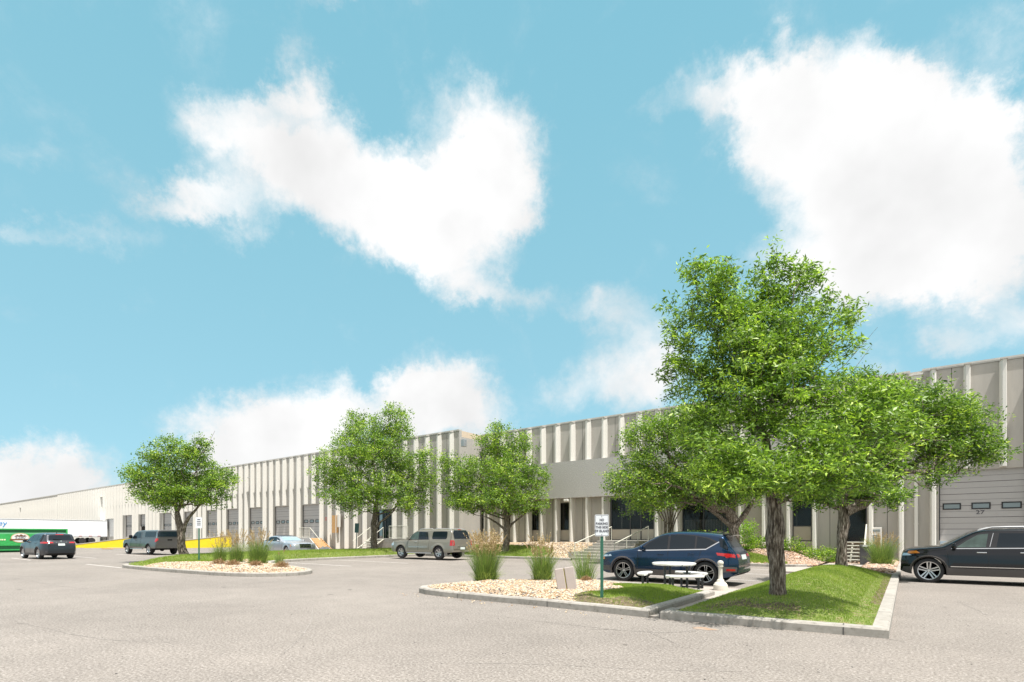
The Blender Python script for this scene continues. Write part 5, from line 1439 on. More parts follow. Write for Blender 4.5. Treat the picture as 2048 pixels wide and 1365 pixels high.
for k in range(3):
    a0 = view + R(22) + k*R(120); arcs = [a0 + R(-36+72*i/24) for i in range(25)]
    m = MB(); vs = []
    ro, ri_, zt_ = 1.02, .74, .45
    prof = [(ri_,zt_-.025),(ri_+.02,zt_-.045),(ro-.02,zt_-.045),(ro,zt_-.025),(ro,zt_+.0),(ro-.03,zt_+.02),((ro+ri_)/2,zt_+.008),(ri_+.03,zt_+.02),(ri_,zt_)]
    for i, a in enumerate(arcs):
        e = min(i, 24-i); sc2 = math.sin(min(1, (e+.6)/4)*math.pi/2)
        for (r, z) in prof:
            rm = (ro+ri_)/2; r2 = rm+(r-rm)*sc2; vs.append((tcx+r2*math.cos(a), tcy+r2*math.sin(a), z))
    n = len(prof); fs = [(i*n+k2, i*n+(k2+1)%n, (i+1)*n+(k2+1)%n, (i+1)*n+k2) for i in range(24) for k2 in range(n)] + [tuple(range(n-1,-1,-1)), tuple(range(24*n,25*n))]
    m.add(vs, fs); b_ = child(pt, m, 'bench_seat', M_fib, smooth=35)
    for da in (-24, 24):
        a = a0+R(da); p = (tcx+.88*math.cos(a), tcy+.88*math.sin(a))
        m = MB(); m.tube([(p[0],p[1],.02),(p[0],p[1],.41)], .033, 10); child(pt, m, 'bench_leg', M_leg, smooth=40)
    m = MB()
    m.tube([(tcx+.88*math.cos(a0-R(24)), tcy+.88*math.sin(a0-R(24)), .06),(tcx+.36*math.cos(a0), tcy+.36*math.sin(a0), .06),(tcx+.88*math.cos(a0+R(24)), tcy+.88*math.sin(a0+R(24)), .06)], .028, 8); child(pt, m, 'base_strut', M_leg, smooth=40)

# ---- ornamental concrete bollard
bp = at(1441, 1181.5); bl = wthing('bollard', 'ornamental cream concrete bollard with a ball top beside the picnic table', 'bollard', (bp.x, bp.y, .012))
s_ = .84/0.84
m = MB(); m.lathe([(.19,0),(.19,.13),(.185,.15),(.165,.165),(.165,.18),(.15,.20),(.115,.225),(.095,.25),(.10,.27),(.085,.285),(.062,.32),(.055,.45),(.052,.58),(.055,.64),(.075,.655),(.075,.675),(.05,.69),(.05,.70),(.075,.715),(.082,.74),(.082,.77),(.06,.81),(.0001,.83)], (bp.x,bp.y,.012), 32)
child(bl, m, 'bollard_body', mat('cream_cast_concrete', (.62,.58,.51), .85, nz=(9,.08), nz2=(40,.08), bump=(50,.002)), smooth=35)

# ---- tilted grey pair of slabs in the rocks
bx_ = at(1134, 1181, .2); ub = wthing('utility_box', 'weathered grey box of two slabs tilting in the river rock near the sign', 'utility box', (bx_.x, bx_.y, .15))
M_gb = mat('weathered_grey_box', (.40,.35,.32), .85, nz=(5,.12), nz2=(30,.06))
for (x0, x1, nm) in ((-.215,.0,'slab'),(.02,.255,'slab')):
    m = MB(); m.bbox(x0, x1, -.07, .10, -.06, .60, .02); m.xform(Matrix.Translation((bx_.x, bx_.y, .15)) @ Matrix.Rotation(R(30), 4, 'Z') @ Matrix.Rotation(R(-9), 4, 'Y') @ Matrix.Rotation(R(-6), 4, 'X')); child(ub, m, nm, M_gb)
m = MB(); m.box(-.0, .02, -.05, .08, -.04, .58); m.xform(Matrix.Translation((bx_.x, bx_.y, .15)) @ Matrix.Rotation(R(30), 4, 'Z') @ Matrix.Rotation(R(-9), 4, 'Y') @ Matrix.Rotation(R(-6), 4, 'X')); child(ub, m, 'groove_strip', mat('mossy_groove', (.22,.19,.03), .9, nz=(20,.4)))

# ---- trash bin
tb = Vector((-1.62, 31.6, .06)); b = wthing('trash_bin', 'dark grey rectangular trash bin at the foot of the metal stair', 'trash bin', tb)
m = MB(); m.bbox(tb.x-.27, tb.x+.27, tb.y-.27, tb.y+.27, .06, .95, .03); child(b, m, 'bin_body', mat('dark_grey_bin', (.07,.07,.075), .6, nz=(8,.15)))
m = MB(); m.bbox(tb.x-.29, tb.x+.29, tb.y-.29, tb.y+.29, .951, 1.05, .03); m.box(tb.x-.15, tb.x+.15, tb.y-.30, tb.y-.291, .97, 1.03, 1); child(b, m, 'bin_lid', [mat('dark_grey_bin', (.07,.07,.075)), M_signw])

# ---- white trailer
TX, TY0, TY1 = -113.6, 17.0, 32.05
tr = wthing('white_trailer', 'long white box trailer backed to the warehouse behind the green dumpster', 'trailer', (TX-1.3, (TY0+TY1)/2, 0))
M_trl = mat('trailer_white', (.86,.88,.90), .45, nz=(2,.03))
m = MB(); m.bbox(TX-2.6, TX, TY0, TY1, 1.15, 4.1, .03); y = TY0+.3
while y < TY1-.2: m.box(TX, TX+.012, y-.012, y+.012, 1.3, 4.0, 1); y += 1.22
m.box(TX, TX+.03, TY0, TY1, 1.13, 1.28, 2); m.box(TX, TX+.03, TY0, TY1, 3.98, 4.08, 2)
for y in (TY0+8, TY0+9.5, TY0+11, TY0+12.4, TY0+13.6): m.box(TX+.031, TX+.04, y, y+.5, 1.3, 1.38, 3)
bd = child(tr, m, 'trailer_body', [M_trl, mat('panel_joint_grey', (.62,.65,.68), .6), M_steel, M_red])
for y in (TY1-2.2, TY1-3.5):
    for x in (TX-.16, TX-2.4): child(tr, MB().lathe([(.25,-.13),(.5,-.13),(.52,0),(.5,.13),(.25,.13)], (0,0,0), 20, 'y').xform(Matrix.Translation((x, y, .52)) @ Matrix.Rotation(R(90), 4, 'Z')), 'wheel', M_tyre, smooth=40)
for x in (TX-.4, TX-2.2): child(tr, MB().box(x-.06, x+.06, TY0+3, TY0+3.12, .02, 1.15), 'landing_leg', M_steel)
yn = 0
text_obj('ney', 1.15, bd, mat('blue_lettering', (.03,.25,.55), .5), Vector((TX+.05, 18.98, 3.36)) - tr.location, (R(90), 0, R(90)), extrude=.004, shear=.15, align='RIGHT')

# ---- green roll-off dumpster
DX, DY0, DY1 = -63.2, 8.0, 14.7
dm = wthing('roll_off_dumpster', 'long green roll-off dumpster with a round white logo behind the dark crossover', 'dumpster', (DX-1.2, (DY0+DY1)/2, 0))
M_dg = mat('green_dumpster_paint', (.035,.36,.085), .45, nz=(1.5,.12), nz2=(7,.1), bump=(2.2,.05))
M_dgd = mat('dark_green_dumpster_paint', (.02,.17,.06), .5, nz=(2,.2))
def wallprof(mb, x, sgn, mi=0):
    pass
m = MB(); xs_ = [(0,.20),(-.02,.55),(.10,.60),(.10,1.62),(-.04,1.75),(-.04,1.97),(.06,2.0),(.06,2.1),(-.08,2.1)]
n = len(xs_)
m.add([(DX+p[0], DY0, p[1]) for p in xs_]+[(DX+p[0], DY1, p[1]) for p in xs_], [(i, i+1, n+i+1, n+i) for i in range(n-1)])
m.m[3] = m.m[4] = 1
m.m[0] = 1
m.add([(DX-2.4-p[0], DY0, p[1]) for p in xs_]+[(DX-2.4-p[0], DY1, p[1]) for p in xs_], [(i, n+i, n+i+1, i+1) for i in range(n-1)])
m.box(DX-2.4, DX, DY0, DY0+.06, .2, 2.08); m.box(DX-2.4, DX, DY1-.06, DY1, .2, 2.08); m.box(DX-2.4, DX, DY0+.06, DY1-.06, .18, .26)
for y in (DY1-.02, DY0+.02): m.box(DX-.05, DX+.12, y-.06, y+.06, .2, 2.1)
child(dm, m, 'container', [M_dg, M_dgd])
for x in (DX-.5, DX-1.9): child(dm, MB().box(x-.1, x+.1, DY0+.2, DY1-.2, .0, .18), 'skid_rail', M_dgd)
lp = Vector((DX+.115, DY1-2.15-2.0, 1.28))
# find the logo place from its direction
for yy in np.linspace(DY0, DY1, 400):
    Zp = .599*63.2+.801*yy
    if abs((.801*-63.2+.599*yy)/Zp*1057+1024-40) < .5: lp.y = yy; break
m = MB(); RX = Matrix.Rotation(R(90), 4, 'Z')
def ell(mb, a, b, off, mi, n=32): mb.add([(lp.x+off, lp.y+a*math.cos(2*math.pi*k/n), lp.z+b*math.sin(2*math.pi*k/n)) for k in range(n)], [tuple(range(n))], mi)
ell(m, .62, .42, .0, 0); ell(m, .55, .36, .004, 1); 
m.add([(lp.x+.008, lp.y+a, lp.z+b) for a, b in ((-.42,.12),(-.2,.26),(-.08,.20),(.05,.32),(.2,.2),(.3,.25),(.44,.12))], [(0,1,2,3,4,5,6)], 2)
m.add([(lp.x+.009, lp.y+a, lp.z+b) for a, b in ((-.72,-.22),(.72,-.22),(.66,-.10),(-.66,-.10))], [(0,1,2,3)], 2)
lg = child(dm, m, 'logo_plate', [M_woodl, M_white, mat('brown_logo', (.16,.06,.02), .6)])
text_obj('5280', .30, lg, M_signb, Vector((lp.x+.012, lp.y, lp.z+.02)) - dm.location, (R(90), 0, R(90)), sx=1.15)
m = MB()
for k in range(13):
    y_ = lp.y-.95-k*.16
    if k not in (4, 8): m.box(lp.x-.004, lp.x+.002, y_-.12, y_, lp.z-.22, lp.z-.10)
link('lettering', m.mesh('lettering', mat('pale_green_lettering', (.70,.78,.5), .6), dm.location), dm)

# ---- yellow ramp walls
def ramp_wall(label, x, y0, y1, h0, h1, w=.3, yk=None):
    t = wthing('ramp_wall', label, 'ramp wall', (x, (y0+y1)/2, 0)); m = MB()
    P = [(y0,0),(y1,0),(y1,h1)] + ([(yk,h1)] if yk else []) + [(y0,h0)]
    n = len(P); m.add([(x, p[0], p[1]) for p in P]+[(x-w, p[0], p[1]) for p in P], [tuple(range(n)), tuple(range(2*n-1,n-1,-1))]+[(i, n+i, n+(i+1)%n, (i+1)%n) for i in range(n)])
    m.m[2:] = [0]*len(m.m[2:]); child(t, m, 'wall', M_yellow)
    c_ = MB(); Q = P[2:]
    for a, b in zip(Q[:-1], Q[1:]): c_.add([(x+.03,a[0],a[1]+.002),(x+.03,b[0],b[1]+.002),(x-w-.03,b[0],b[1]+.002),(x-w-.03,a[0],a[1]+.002),(x+.03,a[0],a[1]+.07),(x+.03,b[0],b[1]+.07),(x-w-.03,b[0],b[1]+.07),(x-w-.03,a[0],a[1]+.07)], [(0,3,2,1),(4,5,6,7),(0,1,5,4),(1,2,6,5),(2,3,7,6),(3,0,4,7)])
    child(t, c_, 'wall_coping', M_conc)
ramp_wall('yellow sloping concrete ramp wall to the right of the far left tree', -67.0, 23.2, 31.6, .55, 1.42)
ramp_wall('yellow sloping ramp wall between the dark crossover and the pickup', -82.0, 18.5, 31.6, .1, 1.45, yk=28.0)
m = MB(); m.add([(-77,19.5,.0),(-72,24.2,.0),(-72,24.2,.5),(-77,19.5,.12),(-77.3,19.8,.0),(-72.3,24.5,.0),(-72.3,24.5,.5),(-77.3,19.8,.12)], [(0,1,2,3),(7,6,5,4),(3,2,6,7),(0,3,7,4),(1,5,6,2)])
t = wthing('barrier', 'low worn yellow barrier slab lying near the dark crossover', 'barrier', (-74.5, 22, 0)); child(t, m, 'slab', M_yellow)
for i, (px, py, L_, a, mt, lb) in enumerate([(236,1097.5,2.6,.5,M_woodl,'bare timber plank on the asphalt left of the pickup'),(215,1099,1.8,.2,M_wood,'short darker plank on the asphalt, left of the longer plank'),(244,1096,2.2,.8,M_yellow,'yellow board lying by the front of the pickup'),(160,1096,1.6,.4,M_yellow,'yellow board right beside the dark crossover')]):
    p = at(px, py); t = thing('plank', lb, 'plank', (p.x, p.y, 0), a, 'boards lying on the far asphalt')
    m = MB(); m.bbox(-L_/2, L_/2, -.12, .12, 0, .10, .01); link('board', m.mesh('board', mt), t)
# ------------------------------------------------------------------ trees
def grow(base, trunk, clumps, seed, step=.28, wpath=.35):
    """greedy branching: returns nodes, parent index"""
    nodes = [np.array(p, float) for p in trunk]; par = [-1]+list(range(len(trunk)-1)); plen = [0.]
    for i in range(1, len(trunk)): plen.append(plen[-1]+np.linalg.norm(nodes[i]-nodes[i-1]))
    start = max(1, int(len(trunk)*.6))
    ok = [i >= start for i in range(len(trunk))]
    cl = sorted(clumps, key=lambda p: np.linalg.norm(np.array(p)-nodes[-1])); tips = []
    r = np.random.default_rng(seed)
    for p in cl:
        p = np.array(p); A = np.array(nodes); d = p-A; dist = np.linalg.norm(d, axis=1)
        up = np.where(d[:, 2] < -.1, .35*np.abs(d[:, 2]), 0)
        cost = dist + wpath*np.array(plen) + up + np.where(np.array(ok), 0, 50)
        k = int(np.argmin(cost)); q = nodes[k]; D = dist[k]
        n = max(1, int(D/step)); prev = k
        side = r.normal(0, .06*D, 3); sag = np.array([0, 0, .06*D])
        for i in range(1, n+1):
            t = i/n; c = q+(p-q)*t + (side-sag)*math.sin(math.pi*t)
            nodes.append(c); par.append(prev); ok.append(True); plen.append(plen[prev]+np.linalg.norm(c-nodes[prev])); prev = len(nodes)-1
        tips.append(prev)
    return nodes, par, tips
def skeleton_mesh(mb, nodes, par, r0, rtip, ntrunk, expo=1.75, minr=.0):
    n = len(nodes); ch = [[] for _ in range(n)]; cnt = np.ones(n)
    for i in range(n-1, 0, -1): pass
    for i in range(1, n): ch[par[i]].append(i)
    order = list(range(n))
    for i in reversed(order):
        if par[i] >= 0: cnt[par[i]] += cnt[i] if False else 0
    leafc = np.zeros(n)
    for i in reversed(order):
        if not ch[i]: leafc[i] = 1
        if par[i] >= 0: leafc[par[i]] += leafc[i]
    rad = rtip*leafc**(1/expo); rad *= 1; s = r0/rad[ntrunk-1] if rad[ntrunk-1] > 0 else 1
    rad = rtip + (rad-rtip)*max(0, (r0-rtip)/(rad[ntrunk-1]-rtip+1e-9))
    # chains
    stack = [ch[ntrunk-1][:]] ; start = []
    for i in range(ntrunk):
        for c in ch[i]:
            if c >= ntrunk: start.append((i, c))
    while start:
        p, c = start.pop(); pts = [nodes[p], nodes[c]]; rr = [min(rad[p], rad[c]*1.25), rad[c]]; cur = c
        while ch[cur]:
            k = max(ch[cur], key=lambda j: leafc[j])
            for o in ch[cur]:
                if o != k: start.append((cur, o))
            pts.append(nodes[k]); rr.append(rad[k]); cur = k
        ns = 8 if rr[0] > .04 else (5 if rr[0] > .012 else 3)
        mb.tube(pts, rr, ns, cap=False)
    return rad
def trunk_mesh(mb, pts, rads, seed, ridge=.10, n=26, lump=.08):
    r = random.Random(seed); ph = [r.uniform(0, 6.28) for _ in range(8)]; P = []
    vs = []; m = 46
    for i in range(m+1):
        t = i/m*(len(pts)-1); k = min(int(t), len(pts)-2); u = t-k; u = u
        p = Vector(pts[k]).lerp(Vector(pts[k+1]), u); rr = rads[k]*(1-u)+rads[k+1]*u
        for j in range(n):
            a = 2*math.pi*j/n
            f = 1 + ridge*math.sin(a*7+ph[0]+i*.12)*math.sin(i*.55+ph[1]+j) *.6 + ridge*.5*math.sin(a*13+ph[2]-i*.07) + lump*math.sin(a+ph[3]+i*.11)*math.sin(i*.17+ph[4]) + lump*.6*math.sin(2*a+ph[5]+i*.21)
            if i == 0: f *= 1.0
            vs.append((p.x+math.cos(a)*rr*f, p.y+math.sin(a)*rr*f, p.z))
    fs = [(i*n+j, i*n+(j+1)%n, (i+1)*n+(j+1)%n, (i+1)*n+j) for i in range(m) for j in range(n)]
    mb.add(vs, fs)
def leaf_quads(cent, size, r, up=.55, wid=.36, droop=.0):
    """rhombic leaves: cent (n,3) -> verts (n*4,3)"""
    n = len(cent)
    d = r.normal(0, 1, (n, 3)); d[:, 2] = d[:, 2]*.6 - droop; d /= np.linalg.norm(d, axis=1)[:, None]
    nn = r.normal(0, .75, (n, 3)) + np.array([0, 0, up]); 
    w = np.cross(d, nn); w /= np.linalg.norm(w, axis=1)[:, None]+1e-9; nrm = np.cross(w, d)
    L = size*r.uniform(.65, 1.25, n)[:, None]; W = L*wid*r.uniform(.75, 1.2, n)[:, None]
    b = cent; t = cent + d*L - nrm*L*.12; l = cent + d*L*.42 + w*W*.5 + nrm*L*.05; q = cent + d*L*.42 - w*W*.5 + nrm*L*.05
    return np.stack([b, l, t, q], 1).reshape(-1, 3)
def pxlobes(L, Z, seed, sq=.9):
    r = random.Random(seed); out = []
    for l in L:
        px, py, rx, ry = l[:4]; dz = l[4] if len(l) > 4 else r.uniform(-.35, .35)*rx*Z/F
        c = atz(px, py, Z+dz); out.append((c, rx*Z/F, ry*Z/F))
    return out
def tree(name, label, base, trunk, rads, lobes, nclump, nleaf, lsize, lmat, seed, cspread=.2, group=None, wid=.36, tipr=.006, shell=.5, droop=.0, fork_r=None, extra_trunks=None, bare=None, up=.55):
    t = wthing(name, label, 'tree', base, group)
    r = np.random.default_rng(seed)
    vol = np.array([(a*b)**.75 for (_, a, b) in lobes]); vol /= vol.sum(); cl = []
    mind = cspread*.62
    tries = 0
    while len(cl) < nclump and tries < nclump*40:
        tries += 1
        k = r.choice(len(lobes), p=vol); c, a, b = lobes[k]
        d = r.normal(0, 1, 3); d /= np.linalg.norm(d); rr = r.uniform(0, 1)**shell
        if r.uniform() < .10: rr *= r.uniform(1.05, 1.3)
        jit = 1 + .13*math.sin(d[0]*7+seed)+.10*math.sin(d[2]*9+d[1]*5)
        hv = np.array(rgt)*d[0]*a + np.array(fwd)*d[1]*a*.9 + np.array([0, 0, 1])*d[2]*b
        p = np.array(c) + hv*rr*jit
        if p[2] < trunk[0][2]+.6: continue
        if cl and np.min(np.sum((np.array(cl)-p)**2, axis=1)) < mind**2: continue
        cl.append(p)
    nodes, par, tips = grow(base, trunk, cl, seed)
    mb = MB(); trunk_mesh(mb, trunk, rads, seed)
    skeleton_mesh(mb, nodes, par, fork_r or rads[-1]*.9, tipr, len(trunk))
    if extra_trunks:
        for (pp, rr) in extra_trunks: trunk_mesh(mb, pp, rr, seed+3, n=18)
    if bare:
        for (pp, rr) in bare: mb.tube(pp, rr, 5, cap=False)
    child(t, mb, 'trunk', M_bark, smooth=70)
    # leaves along the last twigs and in a cloud round each clump
    C_ = np.array(cl); n = len(C_)
    cnt = (nleaf*r.uniform(.5, 1.5, n)).astype(int); idx = np.repeat(np.arange(n), cnt)
    ax = r.normal(0, 1, (n, 6, 3)); ax[:, :, 2] = np.abs(ax[:, :, 2])*.7; ax /= np.linalg.norm(ax, axis=2)[:, :, None]
    pick = r.integers(0, 6, len(idx)); tt = r.uniform(.1, 1.35, len(idx))**.8
    pos = C_[idx] + ax[idx, pick]*(tt*cspread)[:, None] + r.normal(0, cspread*.22, (len(idx), 3))
    V = leaf_quads(pos, lsize, r, wid=wid, droop=droop, up=up)
    ct = r.uniform(0, 1, n); tint = np.clip(.18 + .42*ct[idx]**1.3 + r.normal(0, .17, len(idx)) + .12*(tt > 1), 0, 1)
    me = np_mesh('crown', V - np.tile(np.array(base), (len(V), 1)), 4, lmat, tint)
    o = link('crown', me, t); return t
def tpts(base, segs): return [tuple(Vector(base)+Vector(s)) for s in segs]

# big ash by the kerb
b = at(1555, 1185, .43); b.z = hB(b.x, b.y)-.03
Zb = fwd.dot(b)
def rp(dx, dz, dy=0): return rgt*dx + Vector((0,0,dz)) + fwd*dy
TB_ = [Vector(b)+rp(*q) for q in ((0,0),(0,.25),(-.02,.6),(-.04,.9),(-.05,1.15),(-.03,1.45),(-.07,1.8),(-.10,2.1))]
tree('ash_tree', 'largest leafy ash tree, thick knobbly trunk on the front of the grass mound', Vector(b), [tuple(p) for p in TB_], [.165,.142,.136,.14,.168,.155,.125,.13],
     pxlobes([(1415,610,62,62),(1395,548,26,26),(1365,680,36,62),(1440,560,26,30),(1545,600,48,70),(1548,530,12,26),(1595,575,34,42),(1630,650,62,55),(1690,650,22,20),(1505,690,95,75),(1420,760,75,60),(1580,750,105,75),(1350,745,24,30),(1480,840,100,60,-.3),(1600,850,100,60,-.5),(1400,850,50,50,-.2),(1530,940,125,50,-1.2),(1450,920,75,50,-1.0),(1640,900,90,65,-1.3),(1740,850,75,55,-1.2),(1760,800,50,30,-1.0),(1700,950,75,40,-1.4),(1810,870,30,40,-1.0),(1660,800,70,45,-.8),(1490,975,90,26,-1.1),(1610,978,60,22,-1.1),(1520,705,140,100),(1385,533,13,20),(1548,520,13,28),(1590,545,20,24),(1622,560,11,16),(1652,600,13,18),(1700,628,16,13),(1345,600,13,15),(1340,740,12,12),(1440,548,16,12),(1338,665,12,14),(1700,700,18,14),(1355,790,14,14),(1530,780,150,90,-.3),(1480,640,60,50)], Zb, 3),
     1300, 46, .102, M_leafN, 11, cspread=.19, wid=.30, tipr=.0035, shell=.6, droop=.15, fork_r=.10,
     bare=[([tuple(atz(1600,800,Zb)),tuple(atz(1690,730,Zb)),tuple(atz(1755,655,Zb-.2))],[.012,.007,.002]), ([tuple(atz(1610,820,Zb)),tuple(atz(1700,750,Zb+.1)),tuple(atz(1745,690,Zb+.2))],[.01,.006,.002])])
# ash at the right
b = Vector((-1.70, 19.9, 0)); b.z = hB(b.x, b.y)-.03
Zr = fwd.dot(b)
TR_ = [Vector(b)+rp(*q) for q in ((0,-.05),(0,.4),(.02,.9),(.08,1.35),(.06,1.8),(.03,2.3),(.02,2.7))]
tree('ash_tree', 'spreading ash tree on the back of the mound, its branches reaching right over the driveway', Vector(b), [tuple(p) for p in TR_], [.18,.15,.145,.165,.125,.125,.12],
     pxlobes([(1740,800,60,40),(1700,860,60,50),(1790,850,75,65),(1870,820,55,40),(1925,860,60,55),(1890,910,80,45),(1975,905,35,28),(1660,940,60,50),(1750,930,80,40),(1870,955,22,28,-.5),(1790,1000,28,22,-1.0),(1640,985,60,35),(1720,985,50,30),(1800,790,40,30),(1900,840,70,40,1.2),(1720,760,30,22)], Zr, 5),
     1000, 48, .13, M_leafD, 12, cspread=.30, wid=.30, tipr=.005, shell=.6, droop=.2, fork_r=.075,
     bare=[([tuple(atz(1760,905,Zr-.6)),tuple(atz(1830,850,Zr-.9)),tuple(atz(1875,826,Zr-1))],[.02,.012,.004]), ([tuple(atz(1780,905,Zr-.7)),tuple(atz(1850,880,Zr-1)),tuple(atz(1900,882,Zr-1.1))],[.02,.012,.004]),
           ([tuple(atz(1775,910,Zr-.7)),tuple(atz(1840,865,Zr-.9)),tuple(atz(1890,850,Zr-1.2))],[.02,.01,.004]), ([tuple(atz(1700,1000,Zr)),tuple(atz(1750,1003,Zr-.6)),tuple(atz(1800,1012,Zr-1.1))],[.03,.018,.006])])
# tree by the office, forked trunk
b = at(1467, 1098, .45); b = Vector((-7.35, 29.2, 0)); b.z = hD(b.x, b.y)-.05
Zo = fwd.dot(b)
k = Zo/F
def P_(px, py, dz=0): return tuple(atz(px, py, Zo+dz))
TO_ = [Vector(b), Vector(P_(1468,1075)), Vector(P_(1468,1058)), Vector(P_(1466,1040)), Vector(P_(1463,1010)), Vector(P_(1460,985))]
tree('maple_tree', 'wide tree with a low forked trunk behind the blue crossover, before the dark office window', Vector(b), [tuple(p) for p in TO_], [.32,.27,.26,.16,.15,.13],
     pxlobes([(1320,870,50,40),(1285,925,50,45),(1390,880,65,60),(1350,850,35,25),(1420,950,75,60),(1310,990,60,42),(1250,965,38,28),(1240,990,22,14),(1470,965,60,45),(1370,960,75,60),(1500,985,50,28),(1440,1000,50,25),(1270,880,25,22)], Zo, 6),
     900, 56, .11, M_leafF, 13, cspread=.42, wid=.62, tipr=.008, shell=.6, fork_r=.13,
     extra_trunks=[([P_(1468,1058),P_(1440,1035),P_(1415,1015),P_(1385,995),P_(1350,970)],[.20,.15,.14,.11,.07]), ([P_(1468,1058),P_(1488,1030),P_(1502,1010),P_(1515,985)],[.20,.16,.13,.08])])
# many stemmed shrub tree at the entrance
b = Vector((-11.9, 31.9, 0)); b.z = hD(b.x, b.y)
Zm = fwd.dot(b); 
def P_(px, py, dz=0): return tuple(atz(px, py, Zm+dz))
stems_ = [([tuple(b+Vector((random.uniform(-.15,.15),random.uniform(-.15,.15),0))), P_(1340+dx*.35,1040,random.uniform(-.2,.2)), P_(1340+dx,1000,random.uniform(-.4,.4))],[.06,.045,.03]) for dx in (-30,-18,-8,0,9,20,32)]
tree('multi_stem_tree', 'small tree of many thin bare stems growing beside the office entrance glass', b, [tuple(b), P_(1340,1050), P_(1342,1015)], [.07,.06,.05],
     pxlobes([(1330,975,55,32),(1290,1005,36,24),(1375,985,40,30),(1300,975,40,30)], Zm, 8), 200, 34, .13, M_leafF, 14, cspread=.4, wid=.62, tipr=.01, extra_trunks=stems_)
# centre tree
b = Vector((-23.1, 30.0, 0)); b.z = hD(b.x, b.y)-.05
Zc = fwd.dot(b)
def P_(px, py, dz=0): return tuple(atz(px, py, Zc+dz))
TC_ = [tuple(b), P_(1014,1080), P_(1014,1060), P_(1013,1040), P_(1012,1015)]
tree('maple_tree', 'round tree with three low limbs behind the tallest plumed grass, right of the tan wagon', b, TC_, [.26,.22,.22,.17,.15],
     pxlobes([(985,893,35,36),(995,862,18,14),(1015,920,52,40),(1005,955,72,48),(940,955,48,42),(1062,965,36,32),(1000,1005,78,30),(915,985,32,34),(895,930,20,20),(1050,1012,40,20),(935,1010,40,22),(1085,960,12,14),(1040,890,20,20)], Zc, 7),
     720, 60, .125, M_leafF, 15, cspread=.45, wid=.62, tipr=.01, shell=.6, fork_r=.15,
     extra_trunks=[([P_(1013,1062),P_(995,1047),P_(975,1035),P_(950,1030),P_(936,1022)],[.15,.12,.11,.09,.06]), ([P_(1014,1060),P_(1025,1047),P_(1040,1036),P_(1058,1020)],[.15,.12,.10,.06])])
# tall tree behind the wagon
b = Vector((-32.3, 25.8, 0)); b.z = hC(b.x, b.y)-.05
Zt = fwd.dot(b)
def P_(px, py, dz=0): return tuple(atz(px, py, Zt+dz))
TT_ = [tuple(b), P_(747,1080), P_(748,1062), P_(747,1048), P_(750,1030), P_(752,1010)]
tree('maple_tree', 'tall dense tree left of the tan wagon, beside the leaning green sign back', b, TT_, [.25,.21,.20,.21,.19,.16],
     pxlobes([(700,875,36,38),(715,845,20,18),(790,860,36,40),(795,828,18,14),(740,910,80,50),(680,945,52,48),(795,945,62,52),(735,990,96,42),(825,1000,42,34),(655,965,24,30),(855,955,25,26),(690,1000,45,22),(640,930,14,14),(760,880,40,40),(850,920,18,16)], Zt, 9),
     950, 60, .13, M_leafF, 16, cspread=.48, wid=.62, tipr=.01, shell=.6, fork_r=.16,
     extra_trunks=[([P_(748,1062),P_(760,1045),P_(772,1036),P_(790,1020)],[.17,.13,.12,.07])])
# far left tree
b = Vector((-31.6, 12.4, 0)); b.z = hC(b.x, b.y)-.05
Zl = fwd.dot(b)
def P_(px, py, dz=0): return tuple(atz(px, py, Zl+dz))
TL_ = [tuple(b), P_(363,1095), P_(363,1078), P_(362,1060), P_(358,1045), P_(354,1025)]
tree('maple_tree', 'far left tree with a pale patched trunk forking into two limbs', b, TL_, [.25,.195,.19,.19,.16,.13],
     pxlobes([(315,920,38,34),(385,915,46,34),(340,893,14,14),(408,893,14,14),(280,955,30,26),(355,960,76,44),(432,965,38,38),(330,1003,52,22),(415,1003,44,20),(375,990,60,24),(262,940,10,12),(460,975,12,14),(300,985,35,20)], Zl, 10),
     620, 58, .10, M_leafF, 17, cspread=.33, wid=.62, tipr=.008, shell=.6, fork_r=.13,
     extra_trunks=[([P_(364,1068),P_(370,1050),P_(378,1035),P_(388,1024),P_(400,1010)],[.13,.10,.10,.08,.05])],
     bare=[([P_(385,960),P_(408,905),P_(430,862)],[.03,.015,.006]), ([P_(400,925),P_(392,895),P_(388,875)],[.015,.008,.004])])

# ------------------------------------------------------------------ shrubs
def shrub(label, p, rx, ry, rz, lmat, n=1600, ls=.09, seed=0, group=None):
    t = wthing('shrub', label, 'shrub', p, group); r = np.random.default_rng(seed)
    d = r.normal(0, 1, (n, 3)); d /= np.linalg.norm(d, axis=1)[:, None]; rr = r.uniform(.35, 1, n)**.6
    bump_ = 1 + .22*np.sin(d[:, 0]*5+seed)*np.sin(d[:, 1]*6+seed)+.15*np.sin(d[:, 2]*9+seed*2)
    c = np.stack([d[:, 0]*rx, d[:, 1]*ry, np.maximum(-.5, d[:, 2])*rz + rz*.5], 1)*(rr*bump_)[:, None] + np.array([0, 0, rz*.15])
    V = leaf_quads(c, ls, r, wid=.6); cl = np.sin(d[:, 0]*6+seed)*np.cos(d[:, 1]*7)
    me = np_mesh('leaf_mass', V, 4, lmat, np.clip(.42+.18*cl+r.normal(0, .18, n), 0, 1)); link('leaf_mass', me, t)
    m = MB(); rnd = random.Random(seed)
    for k in range(9):
        a = rnd.uniform(0, 6.28); m.tube([(0,0,-.05),(math.cos(a)*rx*.4, math.sin(a)*ry*.4, rz*.5),(math.cos(a)*rx*.75, math.sin(a)*ry*.75, rz*rnd.uniform(.7,1.1))], [.014,.01,.004], 4, cap=False)
    link('stems', m.mesh('stems', M_twig), t)
def wallshrub(label, px, Y, rx, rz, m, n, ls, seed):
    x = fx(px, Y); shrub(label, Vector((x, Y, hD(x, Y)-.02)), rx, rx*.7, rz, m, n, ls, seed)
